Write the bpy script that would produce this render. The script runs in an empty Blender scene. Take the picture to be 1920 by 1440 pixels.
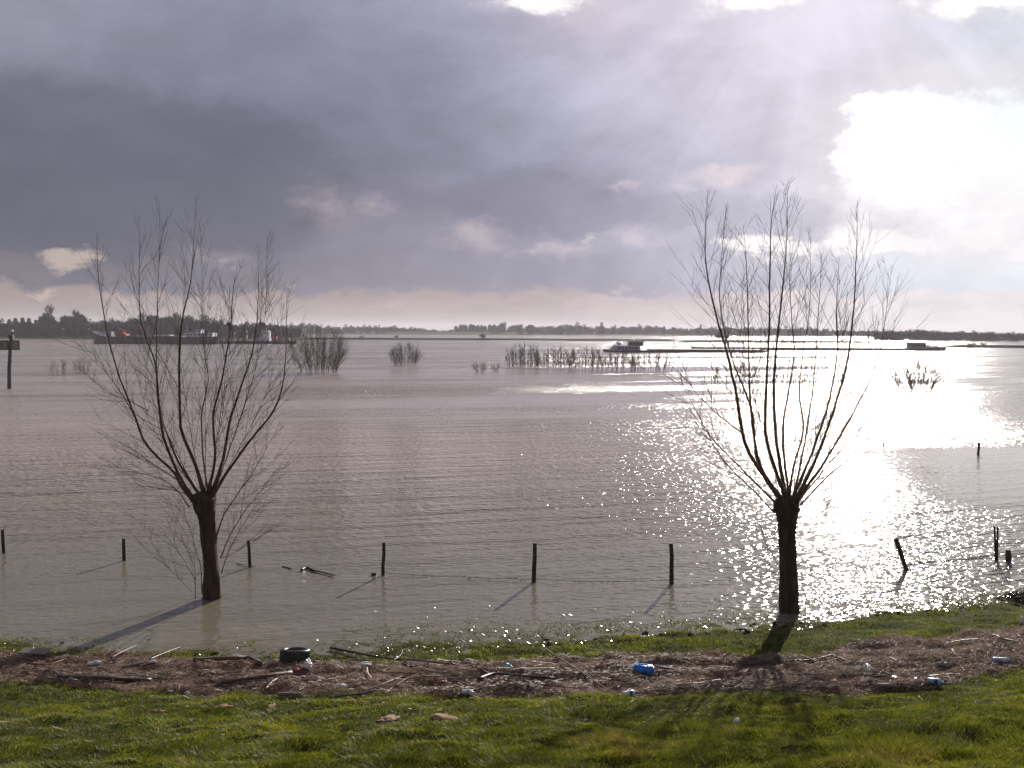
import bpy, bmesh, math, random
import numpy as np
from mathutils import Vector, Matrix, Euler

# ------------------------------------------------------------------ camera, light, sky
SC = bpy.context.scene
COL = SC.collection
H = 6.2                      # eye height above the flood water
F = 1900.0                   # focal length in photograph pixels (1920 wide)
HORIZ = 618.0                # row of the horizon
PITCH = math.atan((720 - HORIZ) / F)

cam_d = bpy.data.cameras.new('camera')
cam = bpy.data.objects.new('camera', cam_d)
COL.objects.link(cam)
cam.location = (0, 0, H)
ROLL = math.radians(0.25)      # the camera is held very slightly tilted
cam.rotation_euler = (Matrix.Rotation(math.pi / 2 - PITCH, 3, 'X') @ Matrix.Rotation(ROLL, 3, 'Z')).to_euler()
cam_d.sensor_width = 36
cam_d.lens = 36 * F / 1920
cam_d.clip_start = 0.1
cam_d.clip_end = 20000
SC.camera = cam

SUN_AZ = 20.0                # degrees right of the view direction
SUN_EL = 19.5
sun_d = bpy.data.lights.new('sun', 'SUN')
sun_d.energy = 5.0
sun_d.angle = math.radians(0.5)
sun_d.color = (1.0, 0.93, 0.84)
sun = bpy.data.objects.new('sun', sun_d)
COL.objects.link(sun)
az, el = math.radians(SUN_AZ), math.radians(SUN_EL)
SUN_DIR = Vector((math.sin(az) * math.cos(el), math.cos(az) * math.cos(el), math.sin(el)))
sun.rotation_euler = SUN_DIR.to_track_quat('Z', 'Y').to_euler()
sun.location = (20, 40, 40)

SC.view_settings.view_transform = 'Standard'
SC.view_settings.look = 'None'
SC.view_settings.exposure = 0.5
SC.view_settings.gamma = 1.0
SC.view_settings.use_curve_mapping = False
SC.render.engine = 'CYCLES'
SC.cycles.max_bounces = 5
SC.cycles.diffuse_bounces = 2
SC.cycles.glossy_bounces = 2
SC.cycles.transmission_bounces = 2
SC.cycles.volume_bounces = 0
SC.cycles.caustics_reflective = False
SC.cycles.caustics_refractive = False
SC.cycles.use_denoising = True
SC.cycles.sample_clamp_indirect = 4.0
SC.render.film_transparent = False


def lin(r, g, b):
    f = lambda c: (c / 255) / 12.92 if c / 255 <= 0.04045 else ((c / 255 + 0.055) / 1.055) ** 2.4
    return (f(r), f(g), f(b))


class NT:
    """small helper for writing node expressions"""
    def __init__(s, tree):
        s.t = tree
    def new(s, typ, **kw):
        n = s.t.nodes.new(typ)
        for k, v in kw.items():
            setattr(n, k, v)
        return n
    def put(s, sock, v):
        if isinstance(v, bpy.types.NodeSocket):
            s.t.links.new(v, sock)
        elif v is not None:
            sock.default_value = v
    def m(s, op, a, b=None, c=None, clamp=False):
        n = s.new('ShaderNodeMath', operation=op, use_clamp=clamp)
        s.put(n.inputs[0], a)
        if b is not None: s.put(n.inputs[1], b)
        if c is not None: s.put(n.inputs[2], c)
        return n.outputs[0]
    def v(s, op, a, b=None, scale=None):
        n = s.new('ShaderNodeVectorMath', operation=op)
        s.put(n.inputs[0], a)
        if b is not None: s.put(n.inputs[1], b)
        if scale is not None: s.put(n.inputs['Scale'], scale)
        return n.outputs['Value'] if op in ('DISTANCE', 'DOT_PRODUCT', 'LENGTH') else n.outputs['Vector']
    def comb(s, x, y, z):
        n = s.new('ShaderNodeCombineXYZ')
        for i, q in enumerate((x, y, z)): s.put(n.inputs[i], q)
        return n.outputs[0]
    def sep(s, a):
        n = s.new('ShaderNodeSeparateXYZ'); s.put(n.inputs[0], a)
        return n.outputs
    def noise(s, vec, scale, detail=4, rough=0.55, dist=0.0, dim='3D', out='Fac'):
        n = s.new('ShaderNodeTexNoise', noise_dimensions=dim)
        s.put(n.inputs['Vector'], vec)
        n.inputs['Scale'].default_value = scale
        n.inputs['Detail'].default_value = detail
        n.inputs['Roughness'].default_value = rough
        n.inputs['Distortion'].default_value = dist
        return n.outputs[out]
    def sstep(s, x, lo, hi, a=0.0, b=1.0):
        n = s.new('ShaderNodeMapRange', interpolation_type='SMOOTHSTEP')
        s.put(n.inputs['Value'], x)
        s.put(n.inputs['From Min'], lo); s.put(n.inputs['From Max'], hi)
        s.put(n.inputs['To Min'], a); s.put(n.inputs['To Max'], b)
        return n.outputs[0]
    def mix(s, f, a, b, blend='MIX'):
        n = s.new('ShaderNodeMix', data_type='RGBA', blend_type=blend)
        s.put(n.inputs[0], f)
        for i, q in ((6, a), (7, b)):
            if isinstance(q, tuple) and len(q) == 3: q = (*q, 1)
            s.put(n.inputs[i], q)
        return n.outputs[2]
    def ramp(s, f, stops):
        n = s.new('ShaderNodeValToRGB')
        e = n.color_ramp.elements
        while len(e) > 1: e.remove(e[-1])
        e[0].position = stops[0][0]; e[0].color = (*stops[0][1], 1)
        for p, c in stops[1:]:
            q = e.new(p); q.color = (*c, 1)
        s.put(n.inputs[0], f)
        return n.outputs[0]


def azel(px, py):
    """direction (degrees right of the view axis, degrees above the horizon) of a photograph pixel"""
    x = (px - 960) / F; yv = -(py - 720) / F
    x, yv = x * math.cos(ROLL) - yv * math.sin(ROLL), x * math.sin(ROLL) + yv * math.cos(ROLL)
    c, s_ = math.cos(PITCH), math.sin(PITCH)
    dy, dz = c + yv * s_, -s_ + yv * c
    return math.degrees(math.atan2(x, dy)), math.degrees(math.atan2(dz, math.hypot(x, dy)))


world = bpy.data.worlds.new('World')
SC.world = world
world.use_nodes = True
world.cycles.sampling_method = 'MANUAL'
world.cycles.sample_map_resolution = 1024
wt = world.node_tree
wt.nodes.clear()
W = NT(wt)
geo = W.new('ShaderNodeNewGeometry')
dirv = W.v('SCALE', geo.outputs['Incoming'], scale=-1.0)
dx, dy_, dz = W.sep(dirv)
# azimuth and elevation in degrees; below the horizon the sky mirrors itself
AZ = W.m('MULTIPLY', W.m('ARCTAN2', dx, dy_), 57.29578)
EL = W.m('MULTIPLY', W.m('ARCSINE', W.m('ABSOLUTE', dz)), 57.29578)
# cloud noise is laid on the direction itself, flattened so that clouds stretch along the horizon
flat = W.v('MULTIPLY', dirv, (1.0, 1.0, 2.0))
nA = W.noise(flat, 5.0, 5, 0.55, 0.0, out='Color')
nB = W.noise(W.v('ADD', flat, (7.3, 1.1, 3.7)), 22.0, 6, 0.6, 0.0, out='Color')
nF = W.noise(flat, 9.0, 7, 0.62, 0.3)
nG = W.noise(W.v('MULTIPLY', dirv, (1.0, 1.0, 1.5)), 36.0, 9, 0.68)
offA = W.v('MULTIPLY', W.v('SUBTRACT', nA, (.5, .5, .5)), (11.0, 5.0, 0))
offB = W.v('MULTIPLY', W.v('SUBTRACT', nB, (.5, .5, .5)), (2.8, 2.0, 0))
P0 = W.comb(AZ, EL, 0.0)
PS = W.v('ADD', P0, offA)
PS = W.v('ADD', PS, offB)                                  # softly warped
PC = W.v('ADD', P0, W.v('SCALE', offB, scale=1.35))          # finely warped (for edges)

def rbf(points, coord, yscale=1.5, rest=None, restw=0.004, width=5.0):
    sc = W.v('MULTIPLY', coord, (1 / width, yscale / width, 0))
    tot = None; wsum = None
    for (px, py, rgb, gain) in points:
        a, e = azel(px, py)
        d = W.v('DISTANCE', sc, (a / width, e * yscale / width, 0))
        w = W.m('EXPONENT', W.m('MULTIPLY', W.m('MULTIPLY', d, d), -1.0))
        c = tuple(q * gain for q in lin(*rgb))
        t = W.v('SCALE', c, scale=w)
        tot = t if tot is None else W.v('ADD', tot, t)
        wsum = w if wsum is None else W.m('ADD', wsum, w)
    tot = W.v('ADD', tot, tuple(q * restw for q in rest))
    wsum = W.m('ADD', wsum, restw)
    return W.v('SCALE', tot, scale=W.m('DIVIDE', 1.0, wsum))

CLOUD = [
    (0, 0, (158, 160, 176), 1), (0, 150, (122, 124, 142), 1), (0, 300, (108, 111, 128), 1), (0, 430, (98, 100, 114), 1),
    (250, 60, (142, 144, 162), 1), (250, 200, (118, 120, 140), 1), (250, 350, (108, 110, 128), 1), (250, 450, (104, 104, 118), 1),
    (500, 40, (140, 142, 162), 1), (500, 200, (120, 122, 143), 1), (500, 360, (113, 115, 134), 1), (480, 480, (124, 122, 136), 1),
    (750, 40, (158, 158, 178), 1), (750, 200, (128, 130, 150), 1), (750, 330, (124, 124, 144), 1), (700, 470, (140, 136, 150), 1),
    (1000, 100, (184, 182, 202), 1), (1000, 250, (158, 158, 178), 1), (980, 350, (146, 146, 166), 1), (950, 510, (146, 144, 160), 1),
    (1200, 60, (204, 198, 216), 1.0), (1200, 220, (188, 187, 207), 1), (1250, 390, (176, 174, 193), 1), (1150, 520, (154, 152, 168), 1),
    (1420, 60, (226, 219, 233), 1.0), (1420, 220, (212, 208, 226), 1), (1450, 380, (200, 198, 214), 1), (1400, 520, (184, 184, 202), 1),
    (1650, 60, (224, 220, 234), 1.05), (1640, 150, (214, 210, 226), 1.0), (1600, 530, (204, 208, 224), 1), (1620, 370, (226, 224, 236), 1.05), (1740, 450, (246, 246, 252), 1.1), (1900, 470, (240, 243, 252), 1.1), (1740, 545, (222, 226, 238), 1),
    (1880, 90, (214, 218, 230), 1.05), (1860, 400, (248, 250, 255), 1.15), (1860, 530, (218, 224, 238), 1), (2050, 250, (225, 228, 238), 1),
    (1540, 190, (224, 218, 230), 1.05), (1530, 300, (220, 214, 226), 1.0), (1520, 400, (206, 202, 216), 1),
    (1500, -250, (232, 228, 236), 1.0), (1100, -300, (176, 176, 190), 1), (300, -300, (140, 142, 158), 1), (2600, 200, (190, 192, 204), 1), (-700, 200, (112, 114, 130), 1),
]
cloud = rbf(CLOUD, PS, rest=lin(128, 130, 146))
# billows: light and dark mottling in the cloud deck
bill = W.sstep(nF, 0.30, 0.72, 0.90, 1.12)
cloud = W.v('SCALE', cloud, scale=bill)

def lobes(items, coord):
    """sum of elliptical lobes (px, py, rx_px, ry_px, height)"""
    tot = None
    k = math.degrees(1 / F)
    for (px, py, rx, ry, h) in items:
        a, e = azel(px, py)
        q = W.v('MULTIPLY', W.v('SUBTRACT', coord, (a, e, 0)), (1 / (rx * k), 1 / (ry * k), 0))
        g = W.m('MULTIPLY', W.m('EXPONENT', W.m('MULTIPLY', W.v('DOT_PRODUCT', q, q), -1.0)), h)
        tot = g if tot is None else W.m('MAXIMUM', tot, g)
    return tot

jag = W.m('MULTIPLY', W.m('SUBTRACT', nG, 0.5), 0.95)
# layer: darker slab of cloud over a paler one (lower left edge and the curved edge in the middle)
sl = lobes([(150, 330, 420, 190, 1), (380, 340, 330, 160, 1), (-150, 340, 300, 190, 1)], PC)
slab = W.sstep(W.m('ADD', sl, W.m('MULTIPLY', jag, 0.4)), 0.36, 0.64)
cloud = W.mix(W.m('MULTIPLY', slab, 0.42), cloud, lin(88, 91, 106))
sl2 = lobes([(960, 375, 130, 75, 1), (1080, 395, 110, 62, 1), (1280, 390, 190, 45, .9), (1480, 400, 100, 45, .8)], PC)
slab2 = W.sstep(W.m('ADD', sl2, W.m('MULTIPLY', jag, 0.5)), 0.40, 0.60)
cloud = W.mix(W.m('MULTIPLY', slab2, 0.42), cloud, W.mix(W.sstep(AZ, 0, 14), lin(124, 124, 144), lin(180, 178, 196)))
# paler glow below that edge, and scattered pinkish patches lit from behind
glow = lobes([(620, 385, 70, 55, .5), (690, 385, 60, 30, .6), (890, 440, 80, 34, .7), (1040, 470, 90, 18, .6), (1190, 450, 80, 20, .5),
              (1360, 325, 75, 22, .8), (1180, 345, 60, 12, .5), (420, 490, 60, 30, .45), (1090, 20, 120, 60, .5)], PC)
cloud = W.mix(W.m('MULTIPLY', W.sstep(W.m('ADD', glow, jag), 0.12, 0.9), 0.75), cloud, W.mix(W.sstep(AZ, -8, 14), lin(186, 174, 182), lin(242, 226, 232)))
# warm pale band under the cloud base, along the horizon
EW = W.sep(PC)[1]
band = W.sstep(EW, 1.75, 2.25, 1.0, 0.0)
bcol = W.ramp(W.m('MULTIPLY_ADD', AZ, 1 / 70.0, 0.5), [(0.0, lin(160, 146, 138)), (0.12, lin(158, 144, 138)), (0.40, lin(170, 154, 152)), (0.52, lin(182, 167, 167)), (0.66, lin(218, 205, 205)), (0.76, lin(240, 230, 232)), (0.9, lin(242, 234, 236)), (1.0, lin(215, 205, 205))])
bn = W.noise(W.v('MULTIPLY', dirv, (1, 1, 4.0)), 16.0, 5, 0.6)
bcol = W.v('SCALE', bcol, scale=W.sstep(bn, 0.3, 0.75, 0.90, 1.12))
cloud = W.mix(W.m('MULTIPLY', band, 0.9), cloud, bcol)
lb = lobes([(60, 505, 75, 26, 1), (0, 500, 60, 30, 1), (215, 515, 40, 20, .9), (300, 500, 60, 24, .8), (480, 525, 70, 16, .9)], PC)
cloud = W.mix(W.m('MULTIPLY', W.sstep(W.m('ADD', lb, jag), 0.40, 0.62), 0.75), cloud, lin(118, 112, 122))
# small sunlit gaps
gp = lobes([(140, 492, 62, 26, 1), (85, 552, 40, 7, .8), (230, 556, 60, 9, .7), (430, 500, 26, 16, .6), (545, 525, 26, 9, .8), (690, 382, 20, 8, .9),
            (720, 568, 46, 9, .7), (1100, 450, 26, 20, .55)], PC)
gap = W.sstep(W.m('ADD', gp, W.m('MULTIPLY', jag, 1.6)), 0.42, 0.95)
cloud = W.mix(W.m('MULTIPLY', gap, 0.85), cloud, W.mix(W.sstep(AZ, -6, 8), lin(196, 180, 170), lin(250, 240, 238)))
# cumulus heads in front of the bright break, brilliantly lit
cu = lobes([(1400, 462, 60, 14, 1), (1480, 470, 70, 16, 1), (1590, 448, 62, 30, 1.1), (1690, 458, 90, 26, 1.1), (1840, 452, 55, 24, 1.1), (1940, 470, 60, 20, .9),
            (1010, 2, 85, 24, 1.1), (1400, -14, 110, 34, 1.0), (1860, -14, 130, 30, 1.1)], PC)
cuf = W.sstep(W.m('ADD', cu, W.m('MULTIPLY', jag, 1.5)), 0.28, 0.86)
cloud = W.mix(W.m('MULTIPLY', W.sstep(cu, 0.05, 0.6), 0.35), cloud, (0.84, 0.80, 0.82))
cloud = W.mix(W.m('MULTIPLY', cuf, 0.85), cloud, (1.15, 1.1, 1.1))
# the bright break in the deck
br = lobes([(1700, 285, 140, 120, 1.1), (1900, 380, 200, 90, .85), (1640, 240, 75, 70, 1), (1790, 300, 150, 125, 1.1), (1920, 280, 150, 118, 1.1), (1600, 290, 45, 60, .8), (2100, 290, 200, 100, 1.0), (1680, 370, 70, 60, .8)], PC)
brk = W.sstep(W.m('ADD', br, W.m('MULTIPLY', jag, 0.9)), W.sstep(EW, 5.0, 9.5, 0.22, 0.44), W.sstep(EW, 5.0, 9.5, 1.0, 0.78))
veil = W.mix(W.sstep(W.sep(PS)[1], 6.0, 9.5), (0.92, 0.93, 0.98), W.mix(W.sstep(W.m('ADD', AZ, W.m('MULTIPLY', nF, 6.0)), 18, 29), (1.25, 1.20, 1.20), (0.90, 1.00, 1.06)))
rim = W.m('MULTIPLY', W.sstep(W.m('ADD', br, W.m('MULTIPLY', jag, 0.4)), 0.04, 0.46), 0.55)
cloud = W.mix(rim, cloud, (0.86, 0.83, 0.88))
veil = W.v('SCALE', veil, scale=W.sstep(W.noise(flat, 13.0, 6, 0.62), 0.36, 0.66, 0.93, 1.10))
cloud = W.mix(brk, cloud, veil)
# light spilling through the deck around the hidden sun
sd = W.v('DISTANCE', W.v('MULTIPLY', P0, (1, 1.2, 0)), (SUN_AZ, SUN_EL * 1.2, 0))
aur = W.m('MULTIPLY', W.m('EXPONENT', W.m('MULTIPLY', W.m('MULTIPLY', sd, sd), -1 / 60.0)), 0.05)
cloud = W.v('ADD', cloud, W.v('SCALE', (1.0, 0.96, 0.95), scale=aur))

# faint shafts fanning out from the hidden sun
rx_ = W.m('SUBTRACT', AZ, SUN_AZ - 3.0); ry_ = W.m('SUBTRACT', EL, SUN_EL + 2.0)
rang = W.m('ARCTAN2', ry_, rx_)
rn = W.noise(W.comb(W.m('MULTIPLY', rang, 5.0), 2.0, 0.0), 1.0, 3, 0.6)
rr_ = W.m('SQRT', W.m('ADD', W.m('MULTIPLY', rx_, rx_), W.m('MULTIPLY', ry_, ry_)))
rf = W.m('MULTIPLY', W.sstep(rr_, 4.0, 11.0), W.sstep(rr_, 14.0, 27.0, 1.0, 0.0))
shaft = W.m('ADD', 1.0, W.m('MULTIPLY', W.m('MULTIPLY', W.m('SUBTRACT', rn, 0.5), rf), W.m('MULTIPLY', W.m('SUBTRACT', 1.0, brk), 0.46)))
cloud = W.v('SCALE', cloud, scale=shaft)
nish = W.new('ShaderNodeTexSky', sky_type='NISHITA')
nish.sun_disc = False
nish.sun_elevation = math.radians(SUN_EL)
nish.sun_rotation = math.radians(SUN_AZ)
nish.air_density = 1.0
nish.dust_density = 2.0
bg1 = W.new('ShaderNodeBackground'); bg1.inputs['Strength'].default_value = 0.085
W.put(bg1.inputs['Color'], nish.outputs[0])
bg2 = W.new('ShaderNodeBackground'); bg2.inputs['Strength'].default_value = 0.70
W.put(bg2.inputs['Color'], cloud)
cover = W.m('SUBTRACT', 0.998, W.m('MULTIPLY', brk, 0.02))
ms = W.new('ShaderNodeMixShader')
W.put(ms.inputs[0], cover)
wt.links.new(bg1.outputs[0], ms.inputs[1]); wt.links.new(bg2.outputs[0], ms.inputs[2])
wo = W.new('ShaderNodeOutputWorld')
wt.links.new(ms.outputs[0], wo.inputs['Surface'])

# ------------------------------------------------------------------ helpers
rng = np.random.default_rng(7)
random.seed(11)


def tag(o, label=None, cat=None, group=None, kind=None):
    if label: o['label'] = label
    if cat: o['category'] = cat
    if group: o['group'] = group
    if kind: o['kind'] = kind
    return o


def empty(name, loc, label=None, cat=None, group=None):
    o = bpy.data.objects.new(name, None)
    o.empty_display_size = 0.2
    COL.objects.link(o); o.location = loc
    return tag(o, label, cat, group)


def mesh_obj(name, verts, faces, mat, parent=None, smooth=False, attr=None, local=True):
    """verts in world space; when a parent is given they are moved into its space"""
    me = bpy.data.meshes.new(name)
    verts = np.asarray(verts, dtype=np.float64)
    if parent is not None and local:
        verts = verts - np.array(world_loc(parent))
    if isinstance(faces, np.ndarray):
        n, k = faces.shape
        me.vertices.add(len(verts)); me.loops.add(n * k); me.polygons.add(n)
        me.vertices.foreach_set('co', verts.astype(np.float32).ravel())
        me.loops.foreach_set('vertex_index', faces.astype(np.int32).ravel())
        me.polygons.foreach_set('loop_start', np.arange(0, n * k, k, dtype=np.int32))
        me.update(calc_edges=True)
    else:
        me.from_pydata([tuple(v) for v in verts], [], faces)
        me.update()
    if attr is not None:
        for an, av in attr.items():
            a = me.attributes.new(an, 'FLOAT', 'POINT')
            a.data.foreach_set('value', np.asarray(av, dtype=np.float32))
    if smooth:
        me.polygons.foreach_set('use_smooth', np.ones(len(me.polygons), dtype=bool))
    me.materials.append(mat)
    o = bpy.data.objects.new(name, me)
    COL.objects.link(o)
    if parent is not None: o.parent = parent
    return o


def world_loc(o):
    v = Vector((0, 0, 0))
    while o is not None:
        v = v + o.location; o = o.parent
    return v


class MB:
    """collects boxes, tubes and the like and links them as one mesh"""
    def __init__(s): s.v = []; s.f = []; s.a = []
    def add(s, vs, fs, a=0.5):
        b = len(s.v)
        s.v.extend([tuple(q) for q in vs]); s.f.extend([tuple(i + b for i in q) for q in fs]); s.a.extend([a] * len(vs))
    def box(s, x0, x1, y0, y1, z0, z1, M=None):
        vs = [Vector(p) for p in ((x0, y0, z0), (x1, y0, z0), (x1, y1, z0), (x0, y1, z0), (x0, y0, z1), (x1, y0, z1), (x1, y1, z1), (x0, y1, z1))]
        if M is not None: vs = [M @ p for p in vs]
        s.add(vs, [(0, 3, 2, 1), (4, 5, 6, 7), (0, 1, 5, 4), (1, 2, 6, 5), (2, 3, 7, 6), (3, 0, 4, 7)])
    def tube(s, pts, rad, n=6, cap=True, a=0.5, flat=1.0):
        pts = [Vector(p) for p in pts]
        m = len(pts)
        if not hasattr(rad, '__len__'): rad = [rad] * m
        ref = None; rings = []
        for i in range(m):
            t = (pts[min(i + 1, m - 1)] - pts[max(i - 1, 0)])
            if t.length < 1e-9: t = Vector((0, 0, 1))
            t.normalize()
            if ref is None:
                ref = t.cross(Vector((0, 0, 1)))
                if ref.length < .15: ref = t.cross(Vector((0, 1, 0)))
            ref = ref - t * ref.dot(t)
            ref.normalize()
            b = t.cross(ref)
            for k in range(n):
                q = 2 * math.pi * k / n
                rings.append(pts[i] + ref * (math.cos(q) * rad[i]) + b * (math.sin(q) * rad[i] * flat))
        fs = []
        for i in range(m - 1):
            for k in range(n):
                k2 = (k + 1) % n
                fs.append((i * n + k, i * n + k2, (i + 1) * n + k2, (i + 1) * n + k))
        if cap:
            fs.append(tuple(reversed(range(n)))); fs.append(tuple((m - 1) * n + k for k in range(n)))
        s.add(rings, fs, a)
    def lathe(s, prof, n=16, M=None, cap=True):
        vs = []; m = len(prof)
        for r, z in prof:
            for k in range(n):
                q = 2 * math.pi * k / n
                p = Vector((r * math.cos(q), r * math.sin(q), z))
                vs.append(M @ p if M is not None else p)
        fs = [(i * n + k, i * n + (k + 1) % n, (i + 1) * n + (k + 1) % n, (i + 1) * n + k) for i in range(m - 1) for k in range(n)]
        if cap:
            fs.append(tuple(reversed(range(n)))); fs.append(tuple((m - 1) * n + k for k in range(n)))
        s.add(vs, fs)
    def build(s, name, mat, parent=None, smooth=False, attr=False):
        return mesh_obj(name, s.v, s.f, mat, parent, smooth, {'tone': s.a} if attr else None)


def hash2(i, j, seed):
    n = (i * 374761393 + j * 668265263 + seed * 1442695041) & 0xFFFFFFFF
    n = ((n ^ (n >> 13)) * 1274126177) & 0xFFFFFFFF
    return ((n ^ (n >> 16)) & 0xFFFF) / 65535.0


def vnoise(x, y, seed=0):
    x = np.asarray(x, float); y = np.asarray(y, float)
    i = np.floor(x).astype(np.int64); j = np.floor(y).astype(np.int64)
    fx = x - i; fy = y - j
    fx = fx * fx * (3 - 2 * fx); fy = fy * fy * (3 - 2 * fy)
    a = hash2(i, j, seed); b = hash2(i + 1, j, seed); c = hash2(i, j + 1, seed); d = hash2(i + 1, j + 1, seed)
    return (a * (1 - fx) + b * fx) * (1 - fy) + (c * (1 - fx) + d * fx) * fy


def fbm(x, y, seed=0, oct=4):
    t = 0; a = 0.5; s_ = 0
    for o in range(oct):
        t = t + a * vnoise(x * 2 ** o, y * 2 ** o, seed + o * 17); s_ += a; a *= 0.5
    return t / s_


def ray(px, py):
    x = (px - 960) / F; yv = -(py - 720) / F
    x, yv = x * math.cos(ROLL) - yv * math.sin(ROLL), x * math.sin(ROLL) + yv * math.cos(ROLL)
    c, s_ = math.cos(PITCH), math.sin(PITCH)
    return np.array([x, c + yv * s_, -s_ + yv * c])


def at(px, py, D):
    """the point seen at a photograph pixel, D metres ahead"""
    r = ray(px, py)
    return np.array([0, 0, H]) + r * (D / r[1])


def G0(px, py, z=0.0):
    r = ray(px, py)
    return np.array([0, 0, H]) + r * ((z - H) / r[2])


# ------------------------------------------------------------------ the lie of the land
SHORE_PX = [(-300, 1215), (0, 1208), (100, 1212), (190, 1226), (330, 1229), (480, 1230), (640, 1228), (760, 1220), (900, 1212), (1050, 1202), (1180, 1194), (1300, 1184), (1420, 1178), (1520, 1174), (1620, 1158), (1720, 1146), (1830, 1135), (1920, 1128), (2200, 1105)]
_sp = np.array([G0(*p)[:2] for p in SHORE_PX])


def shore(x):
    x = np.asarray(x, float)
    y = np.interp(x, _sp[:, 0], _sp[:, 1])
    ext = np.where(x > _sp[-1, 0], (x - _sp[-1, 0]) * 0.25, 0) + np.where(x < _sp[0, 0], (_sp[0, 0] - x) * 0.02, 0)
    return y + ext


def prof(d):
    """height of the dike slope, d metres inland of the waterline"""
    d = np.asarray(d, float)
    up = np.where(d < 6, 0.085 * d + 0.0125 * d * d, 0.085 * 6 + 0.0125 * 36 + 0.235 * (d - 6))
    up = np.where(d < 19.0, up, 0.96 + 0.235 * 13.0)
    dn = np.maximum(-1.8, 0.085 * d)
    return np.where(d > 0, up, dn)


def land(x, y):
    x = np.asarray(x, float); y = np.asarray(y, float)
    z = prof(shore(np.clip(x, -60, 60)) - y)
    # the far bank and the polder dike behind it
    az_ = x / np.maximum(y, 1.0)
    n = vnoise(x / 45.0, y / 60.0, 5)
    lft = np.where((az_ < -0.205), 1.0, 0.0)
    b1 = lft * np.clip((y - 545) / 8, 0, 1)
    spit = np.where((az_ > -0.25) & (az_ < 0.16), 1.0, 0.0) * np.clip((y - 580 - n * 8) / 5, 0, 1) * np.clip((612 + n * 12 - y) / 8, 0, 1)
    spit2 = np.where((az_ > 0.17) & (az_ < 0.37), 1.0, 0.0) * np.clip((y - 520 - n * 10) / 5, 0, 1) * np.clip((545 + n * 10 - y) / 8, 0, 1)
    spit3 = np.where((az_ > 0.43) & (az_ < 0.8), 1.0, 0.0) * np.clip((y - 385 - n * 8) / 4, 0, 1) * np.clip((402 + n * 8 - y) / 6, 0, 1)
    far = np.clip((y - 1120 - n * 30) / 20, 0, 1)
    dike = np.clip((y - 1170) / 12, 0, 1) * np.clip((1215 - y) / 14, 0, 1) * np.where((az_ > -0.12) & (az_ < 0.02), 1.0, 0.0)
    z = z + (1.8 + 0.8) * np.maximum(b1, far) + (1.8 + 1.0) * np.maximum(np.maximum(spit, spit2), spit3) * (1 - b1) + 2.4 * dike
    return z


def hit(px, py):
    """where the ray through a pixel meets the ground"""
    r = ray(px, py)
    t0, t1 = 3.0, 60.0
    f = lambda t: H + r[2] * t - float(ground_z(r[0] * t, r[1] * t))
    ts = np.linspace(3, 60, 400)
    v = H + r[2] * ts - ground_z(r[0] * ts, r[1] * ts)
    k = np.argmax(v < 0)
    t0, t1 = ts[k - 1], ts[k]
    for _ in range(30):
        tm = (t0 + t1) / 2
        if f(tm) > 0: t0 = tm
        else: t1 = tm
    return np.array([r[0] * t0, r[1] * t0, float(ground_z(r[0] * t0, r[1] * t0))])


def ground_z(x, y): return land(x, y)

DEB_FAR = [(-300, 1222), (0, 1224), (120, 1228), (250, 1232), (450, 1238), (600, 1240), (760, 1243), (900, 1244), (1050, 1240), (1200, 1236), (1350, 1234), (1500, 1230), (1620, 1214), (1740, 1200), (1840, 1184), (1920, 1172), (2200, 1130)]
DEB_NEAR = [(-300, 1290), (0, 1290), (150, 1296), (300, 1296), (450, 1300), (600, 1302), (760, 1306), (900, 1314), (1050, 1308), (1200, 1308), (1350, 1298), (1500, 1300), (1620, 1298), (1740, 1288), (1840, 1270), (1920, 1256), (2200, 1220)]
_df = np.array([hit(*p)[:2] for p in DEB_FAR]); _dn = np.array([hit(*p)[:2] for p in DEB_NEAR])


def debris(x, y):
    """1 inside the band of flood wrack, with a ragged edge"""
    x = np.asarray(x, float); y = np.asarray(y, float)
    yf = np.interp(x, _df[:, 0], _df[:, 1]); yn = np.interp(x, _dn[:, 0], _dn[:, 1])
    rag = (fbm(x * 0.9, y * 1.6, 31) - 0.5) * 1.5
    rag2 = (fbm(x * 0.9 + 40, y * 1.6, 37) - 0.5) * 1.5
    a = np.clip((yf + rag * 0.7 - y) / 0.25 + 0.5, 0, 1); b = np.clip((y - yn - rag2) / 0.30 + 0.5, 0, 1)
    return a * b


def near_mask(x, y):
    return np.clip((40 - np.abs(x)) / 5, 0, 1) * np.clip((y + 5) / 3, 0, 1) * np.clip((32 - y) / 3, 0, 1)


def ground_z(x, y):
    x = np.asarray(x, float); y = np.asarray(y, float)
    z = land(x, y)
    db = debris(x, y)
    d = shore(np.clip(x, -60, 60)) - y
    edge = np.clip(1 - np.abs(d) / 2.5, 0, 1)
    tus = (fbm(x * 2.1, y * 2.6, 3, 4) - 0.5) * 1.35
    hum = (fbm(x * 0.6, y * 0.8, 9, 3) - 0.5)
    wr = fbm(x * 1.1, y * 2.8, 21, 4)
    add = tus * (0.13 - 0.05 * edge) + hum * 0.20 * (1 - 0.75 * edge) + db * (0.03 + 0.16 * np.clip(wr - 0.42, 0, 1) + 0.03 * vnoise(x * 9, y * 14, 6))
    return z + add * near_mask(x, y)


# ------------------------------------------------------------------ materials
def material(name):
    m = bpy.data.materials.new(name)
    m.use_nodes = True
    m.node_tree.nodes.clear()
    n = NT(m.node_tree)
    out = n.new('ShaderNodeOutputMaterial')
    b = n.new('ShaderNodeBsdfPrincipled')
    m.node_tree.links.new(b.outputs[0], out.inputs['Surface'])
    tc = n.new('ShaderNodeTexCoord')
    return m, n, b, out, tc.outputs['Object']


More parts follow.
